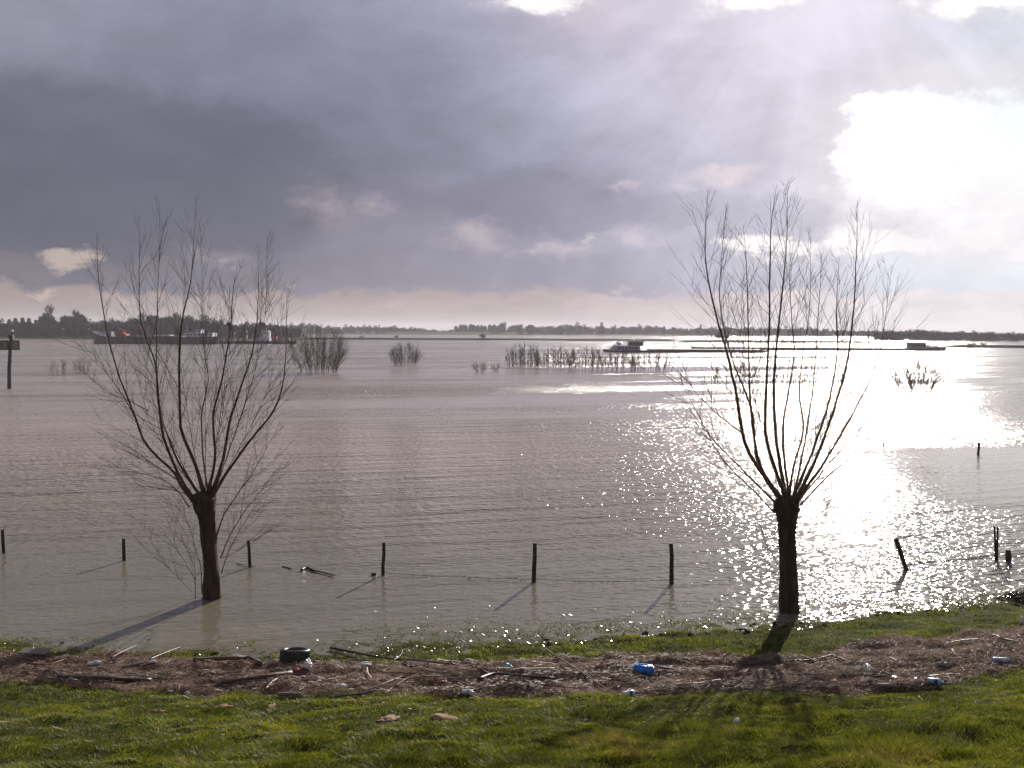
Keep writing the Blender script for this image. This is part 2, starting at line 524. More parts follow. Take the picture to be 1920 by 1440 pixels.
def simple(name, col, rough=0.6, var=0.25, scale=8.0, bump=0.15, spec=0.4, metal=0.0, stretch=(1, 1, 1), tone=False, col2=None, lo_=None):
    m, n, b, out, oc = material(name)
    oc = n.v('MULTIPLY', oc, stretch)
    f = n.noise(oc, scale, 5, 0.6)
    lo = lo_ or tuple(c * (1 - var) for c in col); hi = col2 or tuple(min(1, c * (1 + var)) for c in col)
    c = n.ramp(f, [(0.3, lo), (0.7, hi)])
    if tone:
        at_ = n.new('ShaderNodeAttribute', attribute_name='tone')
        c = n.mix(1.0, c, n.ramp(at_.outputs['Fac'], [(0, (0.35, 0.35, 0.35)), (0.5, (1, 1, 1)), (1, (3.2, 3.0, 2.8))]), 'MULTIPLY')
    n.put(b.inputs['Base Color'], c)
    b.inputs['Roughness'].default_value = rough
    b.inputs['Metallic'].default_value = metal
    b.inputs['Specular IOR Level'].default_value = spec
    if bump:
        bp = n.new('ShaderNodeBump'); bp.inputs['Strength'].default_value = bump; bp.inputs['Distance'].default_value = 0.02
        n.put(bp.inputs['Height'], n.noise(oc, scale * 3, 4, 0.6)); n.put(b.inputs['Normal'], bp.outputs[0])
    return m

# ground: turf, soil under the wrack, river silt under the water
m_ground, n, b, out, oc = material('turf')
dbA = n.new('ShaderNodeAttribute', attribute_name='debris').outputs['Fac']
nz = n.noise(oc, 1.3, 6, 0.6); nz2 = n.noise(oc, 14.0, 5, 0.65)
turf = n.ramp(nz2, [(0.28, (0.022, 0.022, 0.007)), (0.5, (0.045, 0.055, 0.012)), (0.75, (0.085, 0.095, 0.024))])
turf = n.mix(n.sstep(nz, 0.55, 0.72, 0, 0.55), turf, (0.085, 0.062, 0.032))
soil = n.ramp(n.noise(n.v('MULTIPLY', oc, (1, 2.0, 1)), 18.0, 6, 0.7), [(0.28, (0.034, 0.018, 0.011)), (0.5, (0.135, 0.088, 0.064)), (0.74, (0.30, 0.215, 0.162))])
n.put(b.inputs['Base Color'], n.mix(dbA, turf, soil))
b.inputs['Roughness'].default_value = 1.0
b.inputs['Specular IOR Level'].default_value = 0.04
bp = n.new('ShaderNodeBump'); bp.inputs['Strength'].default_value = 0.7; bp.inputs['Distance'].default_value = 0.03
n.put(bp.inputs['Height'], n.noise(oc, 26.0, 6, 0.7)); n.put(b.inputs['Normal'], bp.outputs[0])

# muddy flood water
m_water, n, b, out, oc = material('flood_water')
ang = math.radians(-17)
rot = n.new('ShaderNodeVectorRotate', rotation_type='Z_AXIS'); n.put(rot.inputs['Vector'], oc); rot.inputs['Angle'].default_value = ang
rc = rot.outputs[0]
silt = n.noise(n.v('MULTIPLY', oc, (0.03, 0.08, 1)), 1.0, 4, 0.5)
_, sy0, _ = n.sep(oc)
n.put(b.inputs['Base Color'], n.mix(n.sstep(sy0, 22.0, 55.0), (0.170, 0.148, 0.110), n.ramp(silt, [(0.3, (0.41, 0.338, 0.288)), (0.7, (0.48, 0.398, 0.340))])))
b.inputs['IOR'].default_value = 1.33
b.inputs['Specular IOR Level'].default_value = 0.32
gust = n.noise(n.v('MULTIPLY', oc, (0.012, 0.045, 1)), 1.0, 4, 0.6, 0.6)
gustm = n.sstep(gust, 0.36, 0.62, 0.65, 1.15)
gx, gy, gz = n.sep(oc)
# sheltered water close to the bank is quieter
shel = n.m('MAXIMUM', n.sstep(gy, 23.0, 42.0, 0.22, 1.0), n.m('MULTIPLY', n.sstep(gx, 1.0, 8.0), 0.55))
# and a calm slick lies off the right hand side, 42 to 60 m out
slx = n.sstep(gx, 11.0, 18.0, 0.0, 1.0)
sly = n.m('MULTIPLY', n.sstep(n.m('ADD', gy, n.m('MULTIPLY', gust, 12.0)), 38.0, 44.0, 0, 1), n.sstep(n.m('ADD', gy, n.m('MULTIPLY', gust, 10.0)), 56.0, 62.0, 1, 0))
slick = n.m('SUBTRACT', 1.0, n.m('MULTIPLY', n.m('MULTIPLY', slx, sly), 0.80))
# wind lanes: long smooth streaks on the open river
lane = n.noise(n.v('MULTIPLY', rc, (0.007, 0.055, 1)), 1.0, 4, 0.62, 0.5)
lane2 = n.noise(n.v('MULTIPLY', rc, (0.03, 0.30, 1)), 1.0, 3, 0.6, 0.3)
lanem = n.m('MULTIPLY', n.sstep(lane, 0.48, 0.58, 1.0, 0.20), n.sstep(lane2, 0.50, 0.62, 1.0, 0.40))
lanem = n.m('ADD', n.m('MULTIPLY', lanem, n.sstep(gy, 55.0, 75.0)), n.sstep(gy, 55.0, 75.0, 1.0, 0.0))
amp = n.m('MULTIPLY', n.m('MULTIPLY', n.m('MULTIPLY', gustm, shel), slick), lanem)
calm = n.m('MULTIPLY', lanem, slick)      # smooth lanes carry no fine ripple
n.put(b.inputs['Roughness'], n.m('MINIMUM', n.sstep(gy, 24.0, 150.0, 0.10, 0.17), n.sstep(calm, 0.3, 0.95, 0.07, 0.17)))
def waves(p):
    """height of the chop at a point: short wind waves over ripples"""
    w0 = n.noise(n.v('MULTIPLY', p, (0.10, 0.75, 1)), 1.0, 1, 0.5, 0.2)
    w1 = n.noise(n.v('MULTIPLY', p, (0.50, 1.9, 1)), 1.0, 2, 0.5, 0.4)
    w2 = n.noise(n.v('MULTIPLY', p, (3.2, 5.6, 1)), 1.0, 1, 0.5, 0.3)
    w3 = n.noise(n.v('MULTIPLY', p, (13.0, 22.0, 1)), 1.0, 1, 0.6)
    return n.m('ADD', n.m('ADD', n.m('MULTIPLY', w0, 0.38), n.m('MULTIPLY', w1, WAVE[0])), n.m('ADD', n.m('MULTIPLY', w2, WAVE[1]), n.m('MULTIPLY', w3, WAVE[2])))
WAVE = (0.17, 0.14, 0.010)
eps = 0.015
h0 = waves(rc); hx = waves(n.v('ADD', rc, (eps, 0, 0))); hy = waves(n.v('ADD', rc, (0, eps, 0)))
sx_ = n.m('MULTIPLY', n.m('MULTIPLY', n.m('DIVIDE', n.m('SUBTRACT', h0, hx), eps), amp), n.sstep(gy, 50.0, 140.0, 1.0, 2.2))
sy_ = n.m('MULTIPLY', n.m('DIVIDE', n.m('SUBTRACT', h0, hy), eps), amp)
# the chop out on the open river is steep on the side that faces the dike
far_ = n.sstep(gy, 30.0, 110.0)
sy_ = n.m('ADD', n.m('MULTIPLY', sy_, n.m('SUBTRACT', 1.0, far_)), n.m('MULTIPLY', n.m('MULTIPLY', n.m('ABSOLUTE', sy_), -1.0), far_))
rb_ = n.new('ShaderNodeVectorRotate', rotation_type='Z_AXIS'); n.put(rb_.inputs['Vector'], n.comb(sx_, sy_, 1.0)); rb_.inputs['Angle'].default_value = -ang
n.put(b.inputs['Normal'], n.v('NORMALIZE', rb_.outputs[0]))

# grass blades: thin, lit through
def blade_mat(name, stops, gloss=0.28):
    m, n, b, out, oc = material(name)
    t = n.new('ShaderNodeAttribute', attribute_name='tone').outputs['Fac']
    c = n.ramp(t, stops)
    n.put(b.inputs['Base Color'], c)
    b.inputs['Roughness'].default_value = gloss
    b.inputs['Specular IOR Level'].default_value = 0.5 if gloss < .3 else 0.14
    tr = n.new('ShaderNodeBsdfTranslucent'); n.put(tr.inputs['Color'], n.mix(1.0, c, (1.5, 1.45, 0.7), 'MULTIPLY'))
    mx = n.new('ShaderNodeMixShader'); mx.inputs[0].default_value = 0.45
    m.node_tree.links.new(b.outputs[0], mx.inputs[1]); m.node_tree.links.new(tr.outputs[0], mx.inputs[2])
    m.node_tree.links.new(mx.outputs[0], out.inputs['Surface'])
    return m
GRASS = [(0.0, (0.036, 0.046, 0.008)), (0.42, (0.102, 0.120, 0.015)), (0.72, (0.170, 0.188, 0.027)), (0.9, (0.20, 0.165, 0.06)), (1.0, (0.32, 0.25, 0.14))]
m_grass = blade_mat('grass_blade', GRASS, 0.52)
m_wetgrass = blade_mat('wet_grass_blade', GRASS, 0.16)
m_reed = simple('reed_litter', (0.160, 0.104, 0.076), 0.55, 0.4, 6.0, 0.0, 0.4, tone=True)
m_bark = simple('willow_bark', (0.062, 0.038, 0.024), 0.85, 0.5, 9.0, 0.9, 0.25, stretch=(1, 1, 0.25))
m_shoot = simple('willow_shoot', (0.100, 0.058, 0.034), 0.7, 0.3, 5.0, 0.2, 0.25)
m_twig = simple('willow_twig', (0.085, 0.052, 0.033), 0.7, 0.3, 5.0, 0.0, 0.25)
m_post = simple('weathered_post', (0.048, 0.035, 0.022), 0.8, 0.45, 14.0, 0.6, 0.3, stretch=(1, 1, 0.2))
m_wire = simple('rusty_wire', (0.05, 0.03, 0.02), 0.6, 0.3, 20.0, 0.0, 0.4)
m_stick = simple('driftwood', (0.10, 0.068, 0.046), 0.6, 0.5, 12.0, 0.4, 0.4, stretch=(1, 1, 1))
m_dstick = simple('wet_driftwood', (0.042, 0.026, 0.018), 0.45, 0.5, 12.0, 0.4, 0.5)
m_pale = simple('peeled_wood', (0.50, 0.42, 0.33), 0.6, 0.2, 12.0, 0.2, 0.4)
m_grey = simple('grey_board', (0.22, 0.19, 0.17), 0.7, 0.25, 14.0, 0.4, 0.3)
m_rubber = simple('tyre_rubber', (0.018, 0.017, 0.019), 0.40, 0.2, 10.0, 0.2, 0.5)
m_white = simple('white_plastic', (0.78, 0.78, 0.80), 0.35, 0.06, 14.0, 0.2, 0.35, lo_=(0.60, 0.56, 0.52))
m_pblue = simple('pale_blue_plastic', (0.42, 0.60, 0.80), 0.3, 0.15, 14.0, 0.2, 0.35, lo_=(0.22, 0.27, 0.32))
m_blue = simple('blue_plastic', (0.035, 0.24, 0.72), 0.35, 0.12, 14.0, 0.2, 0.35, lo_=(0.03, 0.13, 0.36))
m_dblue = simple('dark_blue_label', (0.03, 0.06, 0.30), 0.4, 0.12, 8.0, 0.0, 0.5)
m_red = simple('red_plastic', (0.50, 0.05, 0.02), 0.4, 0.12, 8.0, 0.0, 0.5)
m_orange = simple('orange_plastic', (0.75, 0.20, 0.03), 0.4, 0.12, 8.0, 0.0, 0.5)
m_teal = simple('teal_plastic', (0.10, 0.45, 0.45), 0.4, 0.12, 8.0, 0.0, 0.5)
m_sand = simple('sandy_earth', (0.33, 0.22, 0.14), 0.9, 0.3, 16.0, 0.6, 0.2)
m_clod = simple('sodden_turf', (0.022, 0.020, 0.010), 0.95, 0.5, 30.0, 0.6, 0.1)
m_steel = simple('blue_grey_steel', (0.045, 0.055, 0.085), 0.5, 0.25, 3.0, 0.0, 0.5)
m_hullg = simple('dark_hull_paint', (0.028, 0.027, 0.034), 0.45, 0.3, 0.4, 0.0, 0.5)
m_hullb = simple('brown_hull_paint', (0.075, 0.055, 0.055), 0.5, 0.3, 0.4, 0.0, 0.5)
m_shipw = simple('ship_white_paint', (0.55, 0.58, 0.64), 0.45, 0.1, 0.5, 0.0, 0.5)
m_shipg = simple('ship_pale_grey_paint', (0.26, 0.27, 0.31), 0.6, 0.15, 0.5, 0.0, 0.2)
m_shipd = simple('ship_grey_paint', (0.16, 0.16, 0.18), 0.5, 0.2, 0.5, 0.0, 0.5)
m_shipr = simple('ship_red_paint', (0.32, 0.05, 0.035), 0.5, 0.3, 0.5, 0.0, 0.5)
m_glass = simple('dark_window_glass', (0.02, 0.025, 0.03), 0.08, 0.1, 2.0, 0.0, 0.6)
m_far = simple('bare_winter_twigs', (0.042, 0.030, 0.028), 0.8, 0.35, 0.12, 0.0, 0.2)
m_fard = simple('dark_conifer', (0.022, 0.024, 0.024), 0.8, 0.3, 0.12, 0.0, 0.2)
m_brick = simple('church_brick', (0.16, 0.10, 0.085), 0.8, 0.15, 0.5, 0.0, 0.3)
m_slate = simple('spire_slate', (0.06, 0.06, 0.07), 0.6, 0.15, 0.5, 0.0, 0.3)
m_signb = simple('sign_board_dark', (0.035, 0.033, 0.026), 0.5, 0.2, 2.0, 0.0, 0.4)
m_signp = simple('sign_face', (0.14, 0.135, 0.10), 0.5, 0.35, 4.0, 0.0, 0.4)
m_mark = simple('sign_marks', (0.45, 0.47, 0.42), 0.5, 0.1, 2.0, 0.0, 0.4)

# ------------------------------------------------------------------ ground, water, haze
def grow(a, b, s0, k):
    o = [a]; s_ = s0
    while o[-1] < b:
        o.append(o[-1] + s_); s_ *= k
    return o
xs = np.arange(-16, 16.01, 0.13)
xr = np.array(grow(16.2, 4500, 0.3, 1.16))
xs = np.concatenate([-xr[::-1], xs, xr])
ys = np.concatenate([-np.array(grow(8, 600, 2, 1.5))[::-1], np.arange(-7, 6, 0.6), np.arange(6, 28, 0.11), np.array(grow(28.2, 380, 0.3, 1.12)), np.arange(383, 410, 3.0),
                     np.arange(420, 515, 12.0), np.arange(517, 560, 3.0), np.arange(565, 625, 3.0), np.arange(650, 1110, 30.0), np.arange(1115, 1225, 6.0), np.array(grow(1230, 7000, 30, 1.25))])
ys = np.unique(ys)
X, Y = np.meshgrid(xs, ys)
Z = ground_z(X, Y)
nx, ny = len(xs), len(ys)
idx = np.arange(nx * ny).reshape(ny, nx)
fc = np.stack([idx[:-1, :-1], idx[:-1, 1:], idx[1:, 1:], idx[1:, :-1]], -1).reshape(-1, 4)
g = mesh_obj('ground', np.stack([X, Y, Z], -1).reshape(-1, 3), fc, m_ground, smooth=True, attr={'debris': (debris(X, Y) * near_mask(X, Y)).ravel()})
tag(g, 'grassy dike slope running down into the flood, with the far river banks', None, kind='structure')

wv = np.array([(-6500, 10, 0), (6500, 10, 0), (6500, 7000, 0), (-6500, 7000, 0)], float)
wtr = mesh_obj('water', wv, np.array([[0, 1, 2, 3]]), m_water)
tag(wtr, 'wide brown flood water of the river, glittering in the sun', None, kind='structure')

mh = bpy.data.materials.new('haze'); mh.use_nodes = True; mh.node_tree.nodes.clear()
hn = NT(mh.node_tree)
ho = hn.new('ShaderNodeOutputMaterial'); pv = hn.new('ShaderNodeVolumePrincipled')
pv.inputs['Color'].default_value = (0.86, 0.84, 0.92, 1); pv.inputs['Density'].default_value = 0.00019; pv.inputs['Anisotropy'].default_value = 0.2
mh.node_tree.links.new(pv.outputs[0], ho.inputs['Volume'])
hb = MB(); hb.box(-7000, 7000, -900, 7600, -3.2, 42)
hz = hb.build('haze', mh)
tag(hz, 'thin haze over the river', None, kind='stuff')

# ------------------------------------------------------------------ pollard willows
def spline(pts, n):
    """Catmull-Rom through the points"""
    P = np.array(pts, float)
    P = np.vstack([2 * P[0] - P[1], P, 2 * P[-1] - P[-2]])
    out = []
    m = len(P) - 3
    for t in np.linspace(0, m - 1e-6, n):
        i = int(t); u = t - i
        a, b_, c, d = P[i:i + 4]
        out.append(0.5 * ((2 * b_) + (-a + c) * u + (2 * a - 5 * b_ + 4 * c - d) * u ** 2 + (-a + 3 * b_ - 3 * c + d) * u ** 3))
    return np.array(out)


def twig_path(p0, d, L, n, up=0.35, wob=0.12):
    pts = [np.array(p0)]; d = np.array(d, float); d /= np.linalg.norm(d)
    for i in range(n):
        d = d + np.array([0, 0, up / n]) + rng.normal(0, wob / math.sqrt(n), 3)
        d /= np.linalg.norm(d)
        pts.append(pts[-1] + d * L / n)
    return pts


def perp(t):
    r = rng.normal(0, 1, 3)
    t = t / np.linalg.norm(t)
    r -= t * r.dot(t)
    return r / np.linalg.norm(r)


DENS = 4.9
def twigs_on(path, rad, mb, dens, l0, sub=True, start=0.15):
    seg = np.linalg.norm(np.diff(path, axis=0), axis=1); tot = seg.sum(); cum = np.concatenate([[0], np.cumsum(seg)])
    k = int(tot * dens)
    for i in range(k):
        u = start + (1 - start) * ((i + rng.random()) / max(k, 1))
        s_ = u * tot; j = min(np.searchsorted(cum, s_) - 1, len(seg) - 1); j = max(j, 0)
        p = path[j] + (path[j + 1] - path[j]) * ((s_ - cum[j]) / seg[j])
        t = (path[j + 1] - path[j]) / seg[j]
        a = math.radians(rng.uniform(16, 46))
        d = t * math.cos(a) + perp(t) * math.sin(a)
        L = l0 * rng.uniform(0.35, 1.35) * (0.22 + 1.25 * math.sin(math.pi * min(1, u ** 0.8)) ** 0.8)
        r0 = min(0.0062, 0.0028 + 0.0022 * L)
        q = twig_path(p, d, L, 5, 0.28, 0.06)
        mb.tube(q, np.linspace(r0, 0.0016, len(q)), 3, cap=False)
        if sub and L > 0.35:
            for _ in range(int(rng.integers(2, 6))):
                w = rng.integers(1, 5)
                tt = q[w + 1 if w < 5 else w] - q[w]
                dd = tt / np.linalg.norm(tt) + perp(tt) * rng.uniform(0.4, 0.9)
                qq = twig_path(q[w], dd, L * rng.uniform(0.25, 0.6), 3, 0.3)
                mb.tube(qq, np.linspace(0.0030, 0.0014, len(qq)), 3, cap=False)


def willow(name, label, D, zoom, trunk, shoots, seed, base_z, extra):
    """trunk: (px, py, half width px) from the ground up; shoots: ([zoomed pixels], radius m, depth reach m)"""
    global rng
    rng = np.random.default_rng(seed)
    ox, oy, sc_ = zoom
    base = at(trunk[0][0], trunk[0][1], D)
    root = empty(name, (base[0], D, base_z), label, 'tree')
    # trunk with ridged bark and a knuckled head
    ctr = spline([at(px, py, D) for px, py, w in trunk], 46)
    ctr[:, 1] = D
    wid = np.interp(np.linspace(0, 1, 46), np.linspace(0, 1, len(trunk)), [w for _, _, w in trunk]) * D / F
    n = 30; vs = []
    for i in range(46):
        for k in range(n):
            a = 2 * math.pi * k / n
            ridge = 0.28 * (vnoise(k * 0.9, i * 0.22, seed) - .5) + 0.10 * (vnoise(math.cos(a) * 2 + 5, i * 0.35 + math.sin(a) * 2, seed + 4) - .5) + 0.12 * (hash2(k, i // 2, seed) - .5)
            if i > 34: ridge += 0.55 * (vnoise(math.cos(a) * 1.6 + 9, math.sin(a) * 1.6 + i * 0.25, seed + 8) - .45)
            if i < 4: ridge += (4 - i) * 0.03 * (0.5 + 0.5 * math.sin(a * 5))
            r = wid[i] * (1 + ridge)
            vs.append((ctr[i][0] + r * math.cos(a), ctr[i][1] + r * math.sin(a), ctr[i][2]))
    fs = [(i * n + k, i * n + (k + 1) % n, (i + 1) * n + (k + 1) % n, (i + 1) * n + k) for i in range(45) for k in range(n)]
    top = len(vs); vs.append((ctr[-1][0], ctr[-1][1], ctr[-1][2] + 0.05))
    fs += [(45 * n + k, 45 * n + (k + 1) % n, top) for k in range(n)]
    mesh_obj('trunk', vs, fs, m_bark, root, smooth=True)
    head = ctr[-4]
    alls = []
    for pts, r0, reach in shoots:
        P = [(ox + x / sc_, oy + y / sc_) for x, y in pts]
        m = len(P)
        L3 = []
        sgn = reach
        for i, (px, py) in enumerate(P):
            u = i / (m - 1)
            L3.append(at(px, py, D + sgn * (u ** 0.75) + (rng.normal(0, 0.02) if i else 0)))
        L3[0] = L3[0] * 1.0
        if P[0][1] < trunk[-1][1] + 60:
            L3[0][1] = D + (0.10 if sgn > 0 else -0.10)
        alls.append((spline(L3, 26), r0))
    for _ in range(extra[0]):
        # further shoots through the crown, some toward and some away from the camera
        ang_ = rng.uniform(0, 2 * math.pi)
        spread = rng.uniform(0.3, extra[1]); hh = rng.uniform(2.6, extra[2])
        tx, ty = math.cos(ang_) * spread, math.sin(ang_) * spread
        p0 = head + np.array([math.cos(ang_) * 0.16, math.sin(ang_) * 0.16, rng.uniform(-0.1, 0.1)])
        p1 = head + np.array([tx * 0.42, ty * 0.42, hh * 0.22]); p2 = head + np.array([tx * 0.85, ty * 0.85, hh * 0.60])
        p3 = head + np.array([tx + rng.normal(0, .1), ty, hh])
        alls.append((spline([p0, p1, p2, p3], 18), rng.uniform(0.008, 0.014)))
    for path, r0 in alls:
        mb = MB()
        m = len(path)
        u = np.linspace(0, 1, m)
        rr = np.maximum(0.0032, r0 * 1.06 * (1 - u) ** 0.85)
        rr[:2] *= 1.15
        path = path + rng.normal(0, 0.004, path.shape) * (u[:, None] > 0.05)
        mb.tube(path, rr, 7 if r0 > 0.02 else 5)
        br_ = mb.build('branch', m_shoot, root, smooth=True)
        tw = MB()
        twigs_on(path, rr, tw, DENS, 0.92)
        if tw.v:
            t_ = tw.build('twigs', m_twig, br_)
            t_['kind'] = 'stuff'
    return root

LZ = (0, 340, 1.6)
D_L = float(G0(397, 1121)[1])
left_tree = willow('pollard_willow', 'leaning bare pollard willow standing in the water, with suckers at its foot', D_L, LZ,
    [(397, 1135, 18.5), (397, 1112, 17), (396, 1062, 14.5), (391, 1000, 13.5), (387, 968, 15), (383, 948, 20), (383, 932, 20), (386, 922, 15)],
    [([(580, 965), (545, 915), (520, 870), (440, 790), (400, 690), (350, 560), (312, 400), (293, 260), (290, 150)], 0.042, 0.5),
     ([(582, 950), (530, 865), (490, 760), (475, 650), (465, 540), (425, 430), (418, 300), (420, 105)], 0.040, -0.8),
     ([(590, 935), (540, 850), (510, 780), (480, 690), (470, 600), (470, 450), (475, 300), (480, 60)], 0.036, 1.2),
     ([(615, 930), (590, 860), (550, 760), (540, 700), (538, 520), (550, 400), (575, 280), (588, 60)], 0.048, -0.4),
     ([(620, 930), (612, 850), (606, 760), (608, 680), (625, 590), (612, 500), (605, 400), (612, 300)], 0.022, 1.5),
     ([(628, 930), (645, 830), (640, 700), (665, 600), (690, 450), (700, 330), (712, 255)], 0.034, -1.3),
     ([(635, 930), (670, 830), (690, 720), (722, 620), (760, 500), (775, 350), (774, 185)], 0.040, 0.6),
     ([(638, 948), (690, 860), (760, 765), (820, 690), (850, 600), (860, 450), (860, 325)], 0.034, -0.6),
     ([(540, 905), (490, 868), (440, 835), (390, 798), (330, 772)], 0.015, 0.9),
     ([(572, 975), (530, 925), (480, 892), (430, 878), (380, 862), (322, 850)], 0.014, -1.0),
     ([(560, 940), (510, 925), (465, 920), (430, 915), (395, 925)], 0.010, 0.4),
     ([(440, 690), (390, 660), (340, 640), (290, 610), (262, 580)], 0.011, 0.8),
     ([(398, 685), (360, 630), (310, 560), (270, 510), (215, 480)], 0.009, -0.9),
     ([(545, 640), (500, 560), (455, 480), (400, 445), (365, 435)], 0.011, 0.5),
     ([(650, 1062), (672, 1000), (705, 950), (760, 870), (800, 800), (842, 720)], 0.018, -0.7),
     ([(662, 1130), (690, 1062), (735, 990), (780, 930), (830, 860)], 0.015, 0.5),
     ([(664, 1175), (690, 1100), (730, 1030), (775, 965)], 0.012, -0.3),
     ([(668, 1130), (710, 1110), (760, 1080), (815, 1040)], 0.007, 0.4),
     ([(606, 1240), (602, 1160), (585, 1100), (570, 1040), (540, 985), (500, 940)], 0.010, -0.4),
     ([(587, 1255), (586, 1200), (583, 1140), (586, 1080)], 0.011, -0.1),
     ([(586, 1195), (560, 1150), (530, 1100), (515, 1050), (500, 1010)], 0.009, 0.3),
     ([(575, 1232), (545, 1200), (510, 1165), (470, 1120)], 0.006, -0.5)],
    21, -0.3, (9, 2.1, 6.2))

DENS = 5.6
RZ = (1200, 320, 1.6)
D_R = 22.15
right_tree = willow('pollard_willow', 'upright bare pollard willow standing at the grassy waterline, the straighter of the two', D_R, RZ,
    [(1481, 1190, 22), (1481, 1165, 19), (1480, 1130, 18), (1478, 1080, 16), (1477, 1030, 15), (1476, 990, 16), (1475, 962, 20), (1476, 945, 21), (1478, 930, 16)],
    [([(410, 1030), (330, 950), (260, 880), (200, 800), (130, 755)], 0.020, 0.7),
     ([(405, 995), (350, 940), (300, 890), (215, 800), (165, 715), (115, 610)], 0.022, -0.9),
     ([(425, 990), (360, 900), (312, 810), (290, 680), (265, 560), (230, 440), (200, 300), (195, 180), (205, 55)], 0.046, 0.4),
     ([(425, 985), (370, 905), (342, 800), (330, 660), (325, 500), (320, 300), (310, 160)], 0.034, -1.1),
     ([(430, 985), (352, 870), (335, 720), (275, 560), (240, 400), (245, 260), (258, 105)], 0.030, 1.3),
     ([(435, 980), (400, 880), (376, 780), (380, 640), (386, 500), (390, 300), (395, 150), (412, 40)], 0.042, -0.5),
     ([(440, 980), (420, 880), (406, 780), (402, 640), (415, 480), (430, 330), (440, 200), (445, 25)], 0.044, 0.9),
     ([(445, 980), (432, 860), (430, 760), (450, 640), (462, 540), (450, 380), (450, 210)], 0.030, -1.4),
     ([(450, 985), (462, 880), (490, 780), (478, 660), (490, 540), (510, 400), (512, 180)], 0.028, 1.5),
     ([(455, 985), (482, 880), (500, 780), (520, 640), (530, 520), (540, 350), (545, 250)], 0.024, -1.0),
     ([(462, 985), (510, 860), (560, 715), (590, 560), (590, 400), (598, 258)], 0.036, 0.6),
     ([(468, 985), (530, 860), (582, 715), (622, 570), (640, 420), (650, 250), (652, 90)], 0.038, -0.8),
     ([(474, 990), (550, 880), (620, 760), (680, 650), (715, 560), (735, 450), (755, 285)], 0.032, 1.1),
     ([(478, 1000), (560, 920), (640, 855), (690, 808)], 0.022, -0.5),
     ([(478, 995), (550, 900), (610, 830), (670, 765), (735, 690)], 0.020, 0.8),
     ([(310, 790), (250, 745), (200, 700), (150, 640), (120, 560)], 0.012, -0.8),
     ([(300, 700), (240, 620), (225, 570)], 0.009, 0.4),
     ([(418, 1190), (385, 1130), (340, 1060), (290, 990)], 0.008, 0.4),
     ([(416, 1110), (380, 1140), (352, 1185), (342, 1195)], 0.007, -0.4),
     ([(472, 1060), (520, 1040), (570, 1010), (625, 995)], 0.008, 0.6),
     ([(474, 1110), (510, 1080), (545, 1030), (580, 960)], 0.007, -0.4)],
    33, 0.02, (9, 2.0, 6.0))

# ------------------------------------------------------------------ fence posts, wire, things in the shallows
def post(px0, py0, px1, py1, w, label, name='fence_post', grp='fence posts standing in the water', split=False, D=None):
    """a split or sawn post from the bed of the flood up through the water"""
    D = D or float(G0(px0, py0)[1])
    a, b_ = at(px0, py0, D), at(px1, py1, D)
    dirn = (b_ - a)
    foot = a - dirn / dirn[2] * 0.9
    r = w * D / F / 2
    root_loc = (foot[0], foot[1], foot[2])
    mb = MB()
    n = 9; pts = []; rad = []
    for i in range(7):
        u = i / 6
        pts.append(foot + (b_ - foot) * u + rng.normal(0, r * 0.10, 3)); rad.append(r * (1.12 - 0.18 * u))
    if split:
        mb.tube(pts, [q * 0.8 for q in rad], n)
        o = mb.build(name, m_post)
    else:
        mb.tube(pts, rad, n)
        o = mb.build(name, m_post)
    me = o.data
    for v in me.vertices:      # sawn and chipped faces
        v.co.x += (hash2(v.index, 3, 5) - .5) * r * 0.35
    tag(o, label, 'fence post', grp)
    return a, b_

rng = np.random.default_rng(5)
posts = [
    (7, 1037, 5, 993, 6.5, 'short dark fence post in the water at the far left edge'),
    (233, 1051, 232, 1010, 7, 'stubby fence post in open water between the left edge and the leaning willow'),
    (469, 1063, 465, 1013, 6.5, 'thin fence post just right of the leaning willow, with a twig caught at its foot'),
    (718, 1078, 720, 1017, 6.5, 'slightly bowed fence post with a small block floating at its left'),
    (1001, 1091, 1003, 1018, 8, 'tall square fence post in the middle of the view'),
    (1259, 1094, 1258, 1018, 8, 'tall thick fence post left of the upright willow'),
    (1699, 1068, 1679, 1010, 9, 'rotten fence post leaning to the left, right of the upright willow'),
]
pl = []
for p in posts:
    pl.append(post(*p))
# split post at the right: two prongs
Dp = float(G0(1868, 1050)[1])
vp = empty('fence_post', tuple(at(1868, 1050, Dp) - np.array([0, 0, 0.9])), 'forked fence post with two upright prongs at the right edge', 'fence post', 'fence posts standing in the water')
for (x1, y1, x0, dd) in ((1864.5, 987, 1867, 0.03), (1870.5, 988, 1869.5, -0.03)):
    mb = MB(); a = at(x0, 1050, Dp + dd); c = at(x1, y1, Dp + dd); a = a - (c - a) / (c - a)[2] * 0.9
    mb.tube([a, (a + c) / 2, c], [0.035, 0.033, 0.026], 7); mb.build('prong', m_post, vp, smooth=False)
post(1890, 1052, 1890, 1030, 10.5, 'thick sawn-off stump of a post beside the forked post', name='post_stump', grp=None)
post(1834, 853, 1836, 830, 4.5, 'dark stake poking out of the water far out at the right', name='stake', grp=None)
post(1657, 839, 1656, 830, 2.5, 'tiny stake in the water right of the upright willow crown', name='stake', grp=None)

